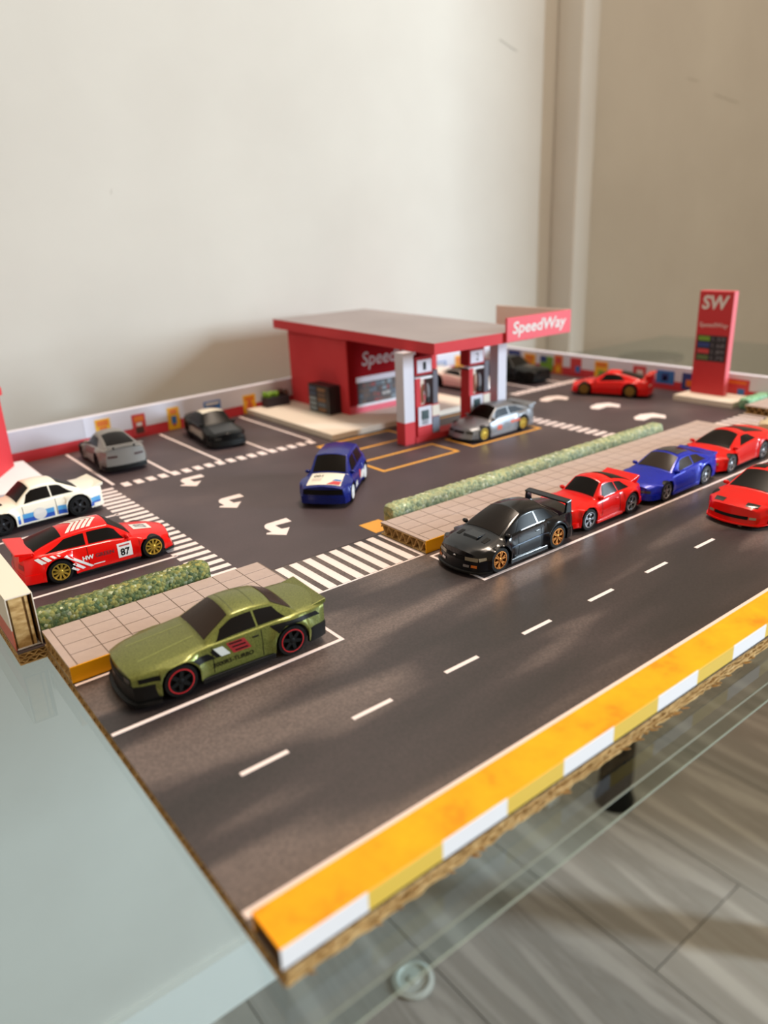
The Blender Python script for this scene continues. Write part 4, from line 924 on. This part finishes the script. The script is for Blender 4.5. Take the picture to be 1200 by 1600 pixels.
c.wingprof('ducktail', P_RED, [(9.0, 2.75), (10.0, 2.85), (10.9, 3.1), (11.0, 2.9), (10.5, 2.4), (9.2, 2.4)], -1.8, 1.8); c.seams((4.6, 7.1)); c.handles((6.5,)); c.mirrors()
c.endsym('indicator', [(1.3, 1.1), (1.9, 1.1), (1.9, 1.28), (1.3, 1.28)], M_AMBER)

# 14 blue coupe
c = Car('toy_coupe', 'metallic blue coupe with silver wheels parked between two red cars', (58.1, 18.15), 1.0, P_BLUE, L=12.6, W=2.55, wr=1.62, sh=[(0, 1.4), (.6, 1.6), (4, 2.15), (9.5, 2.5), (12.6, 2.5)], roof=(3.4, 3.36),
        xs=(4.0, 6.0, 8.6, 11.0), xf=2.5, xr=9.7, r=1.0, flare=.12, bow=(.75, .4), sl=(.25, .05), crown=(.14, .28), fast=1.2, glass=M_GLASSB)
c.screen(.9); c.sidewin([(4.95, 5.7, 7.6, 7.5, .08, .86), (7.8, 7.7, 10, 9, .08, .86)]); c.wheels('spoke', M_SILV, None, 5); c.endsym('headlight', [(1.0, 1.1), (2.1, 1.1), (2.1, 1.35), (1.0, 1.3)], mat('dark_lamp', '2b2a28', .15)); c.band('front_bumper', 1.4, .4, 1.0, .06, P_BLUE); c.skirt(P_BLUE, .6, .06)
c.top('roof_panel', [[(6.3, -1.2), (8.3, -1.2), (8.3, 1.2), (6.3, 1.2)]], mat('dark_roof_glass', '1e1d2a', .12, 0, .5), .03); c.mirrors(); c.handles((7.2,))
c.wingprof('tail_spoiler', P_BLUE, [(11.3, 2.55), (12.0, 2.66), (12.6, 2.74), (12.6, 2.55), (12.3, 2.5)], -2.1, 2.1)

# 15 red mid-engined car
c = Car('toy_supercar', 'red mid-engined supercar with black windscreen at the end of the parked row', (70.4, 18.5), 1.5, P_RED, L=12.4, W=2.65, wr=1.5, sh=[(0, 1.3), (.6, 1.55), (3.4, 2.2), (8, 2.55), (12.4, 2.6)], roof=(3.3, 3.26),
        xs=(3.0, 6.0, 7.4, 11.2), xf=2.5, xr=9.7, r=1.05, flare=.2, bow=(.9, .4), sl=(.4, .05), crown=(.14, .3), fast=1.2)
c.screen(.94); c.sidewin([(4.8, 5.9, 8.2, 7.6, .08, .82)]); c.wheels('spoke', M_SILV, None, 5); c.endsym('headlight', [(1.3, 1.1), (2.2, 1.15), (2.2, 1.4), (1.3, 1.3)], mat('gold_lamp', 'b08a48', .15, .4, .5)); c.end('grille', [[(-1.4, .6), (1.4, .6), (1.2, .95), (-1.2, .95)]], M_MBLACK); c.mirrors()

# 16 red grand tourer at the right
c = Car('toy_grand_tourer', 'red grand tourer driving in the near lane at the right picture edge', (58.9, 8.3), 0.5, P_RED, L=12.6, W=2.7, wr=1.7, sh=[(0, 1.5), (.6, 1.72), (3.4, 2.3), (12.6, 2.7)], roof=(3.6, 3.5),
        xs=(3.2, 5.6, 8.2, 11.8), xf=2.4, xr=9.7, r=1.1, flare=.1, bow=(.9, .4), sl=(.25, .05), crown=(.14, .25), fast=1.3)
c.screen(.92); c.sidewin([(4.4, 5.3, 8.6, 8.0, .08, .84)]); c.wheels('spoke', mat('bright_silver_rim', 'c9ccd4', .22, .8), None, 5); c.band('front_lip', 1.4, .3, .5, .08, P_RED); c.skirt(P_RED, .6, .04); c.mirrors()
c.top('headlight', [[(.35, -1.95), (1.1, -2.0), (.95, -.95), (.3, -1.0)], [(.3, 1.0), (.95, .95), (1.1, 2.0), (.35, 1.95)]], mat('dark_lamp', '2b2a28', .15), .03); c.end('grille', [[(-1.5, .85), (1.5, .85), (1.5, 1.12), (-1.5, 1.12)]], M_MBLACK); c.endsym('fog_lamp', [(1.6, .88), (2.1, .88), (2.1, 1.08), (1.6, 1.08)], M_LAMP)
c.top('roof_glass', [[(6.0, -1.4), (7.6, -1.4), (7.6, -.2), (6.0, -.2)], [(6.0, .2), (7.6, .2), (7.6, 1.4), (6.0, 1.4)]], M_GLASSC, .03)

# 17 cream car just entering the frame
c = Car('toy_saloon', 'cream car just behind the red supercar, cut by the right picture edge', (87.5, 18.3), 0.0, mat('cream_enamel', 'd8c8a4', .3, 0, .5), L=12.4, W=2.5, wr=1.7, sh=[(0, 1.8), (5, 2.3), (12.4, 2.4)], roof=(3.7, 3.7), xs=(4.4, 6, 8.8, 10.8), xf=2.6, xr=9.8, bow=(.4, .3), sl=(0, 0))
c.screen(.9); c.sidewin([(5.1, 5.6, 7.6, 7.5, .08, .86), (7.8, 7.7, 10, 9, .08, .86)]); c.wheels('spoke', M_SILV, None, 5)
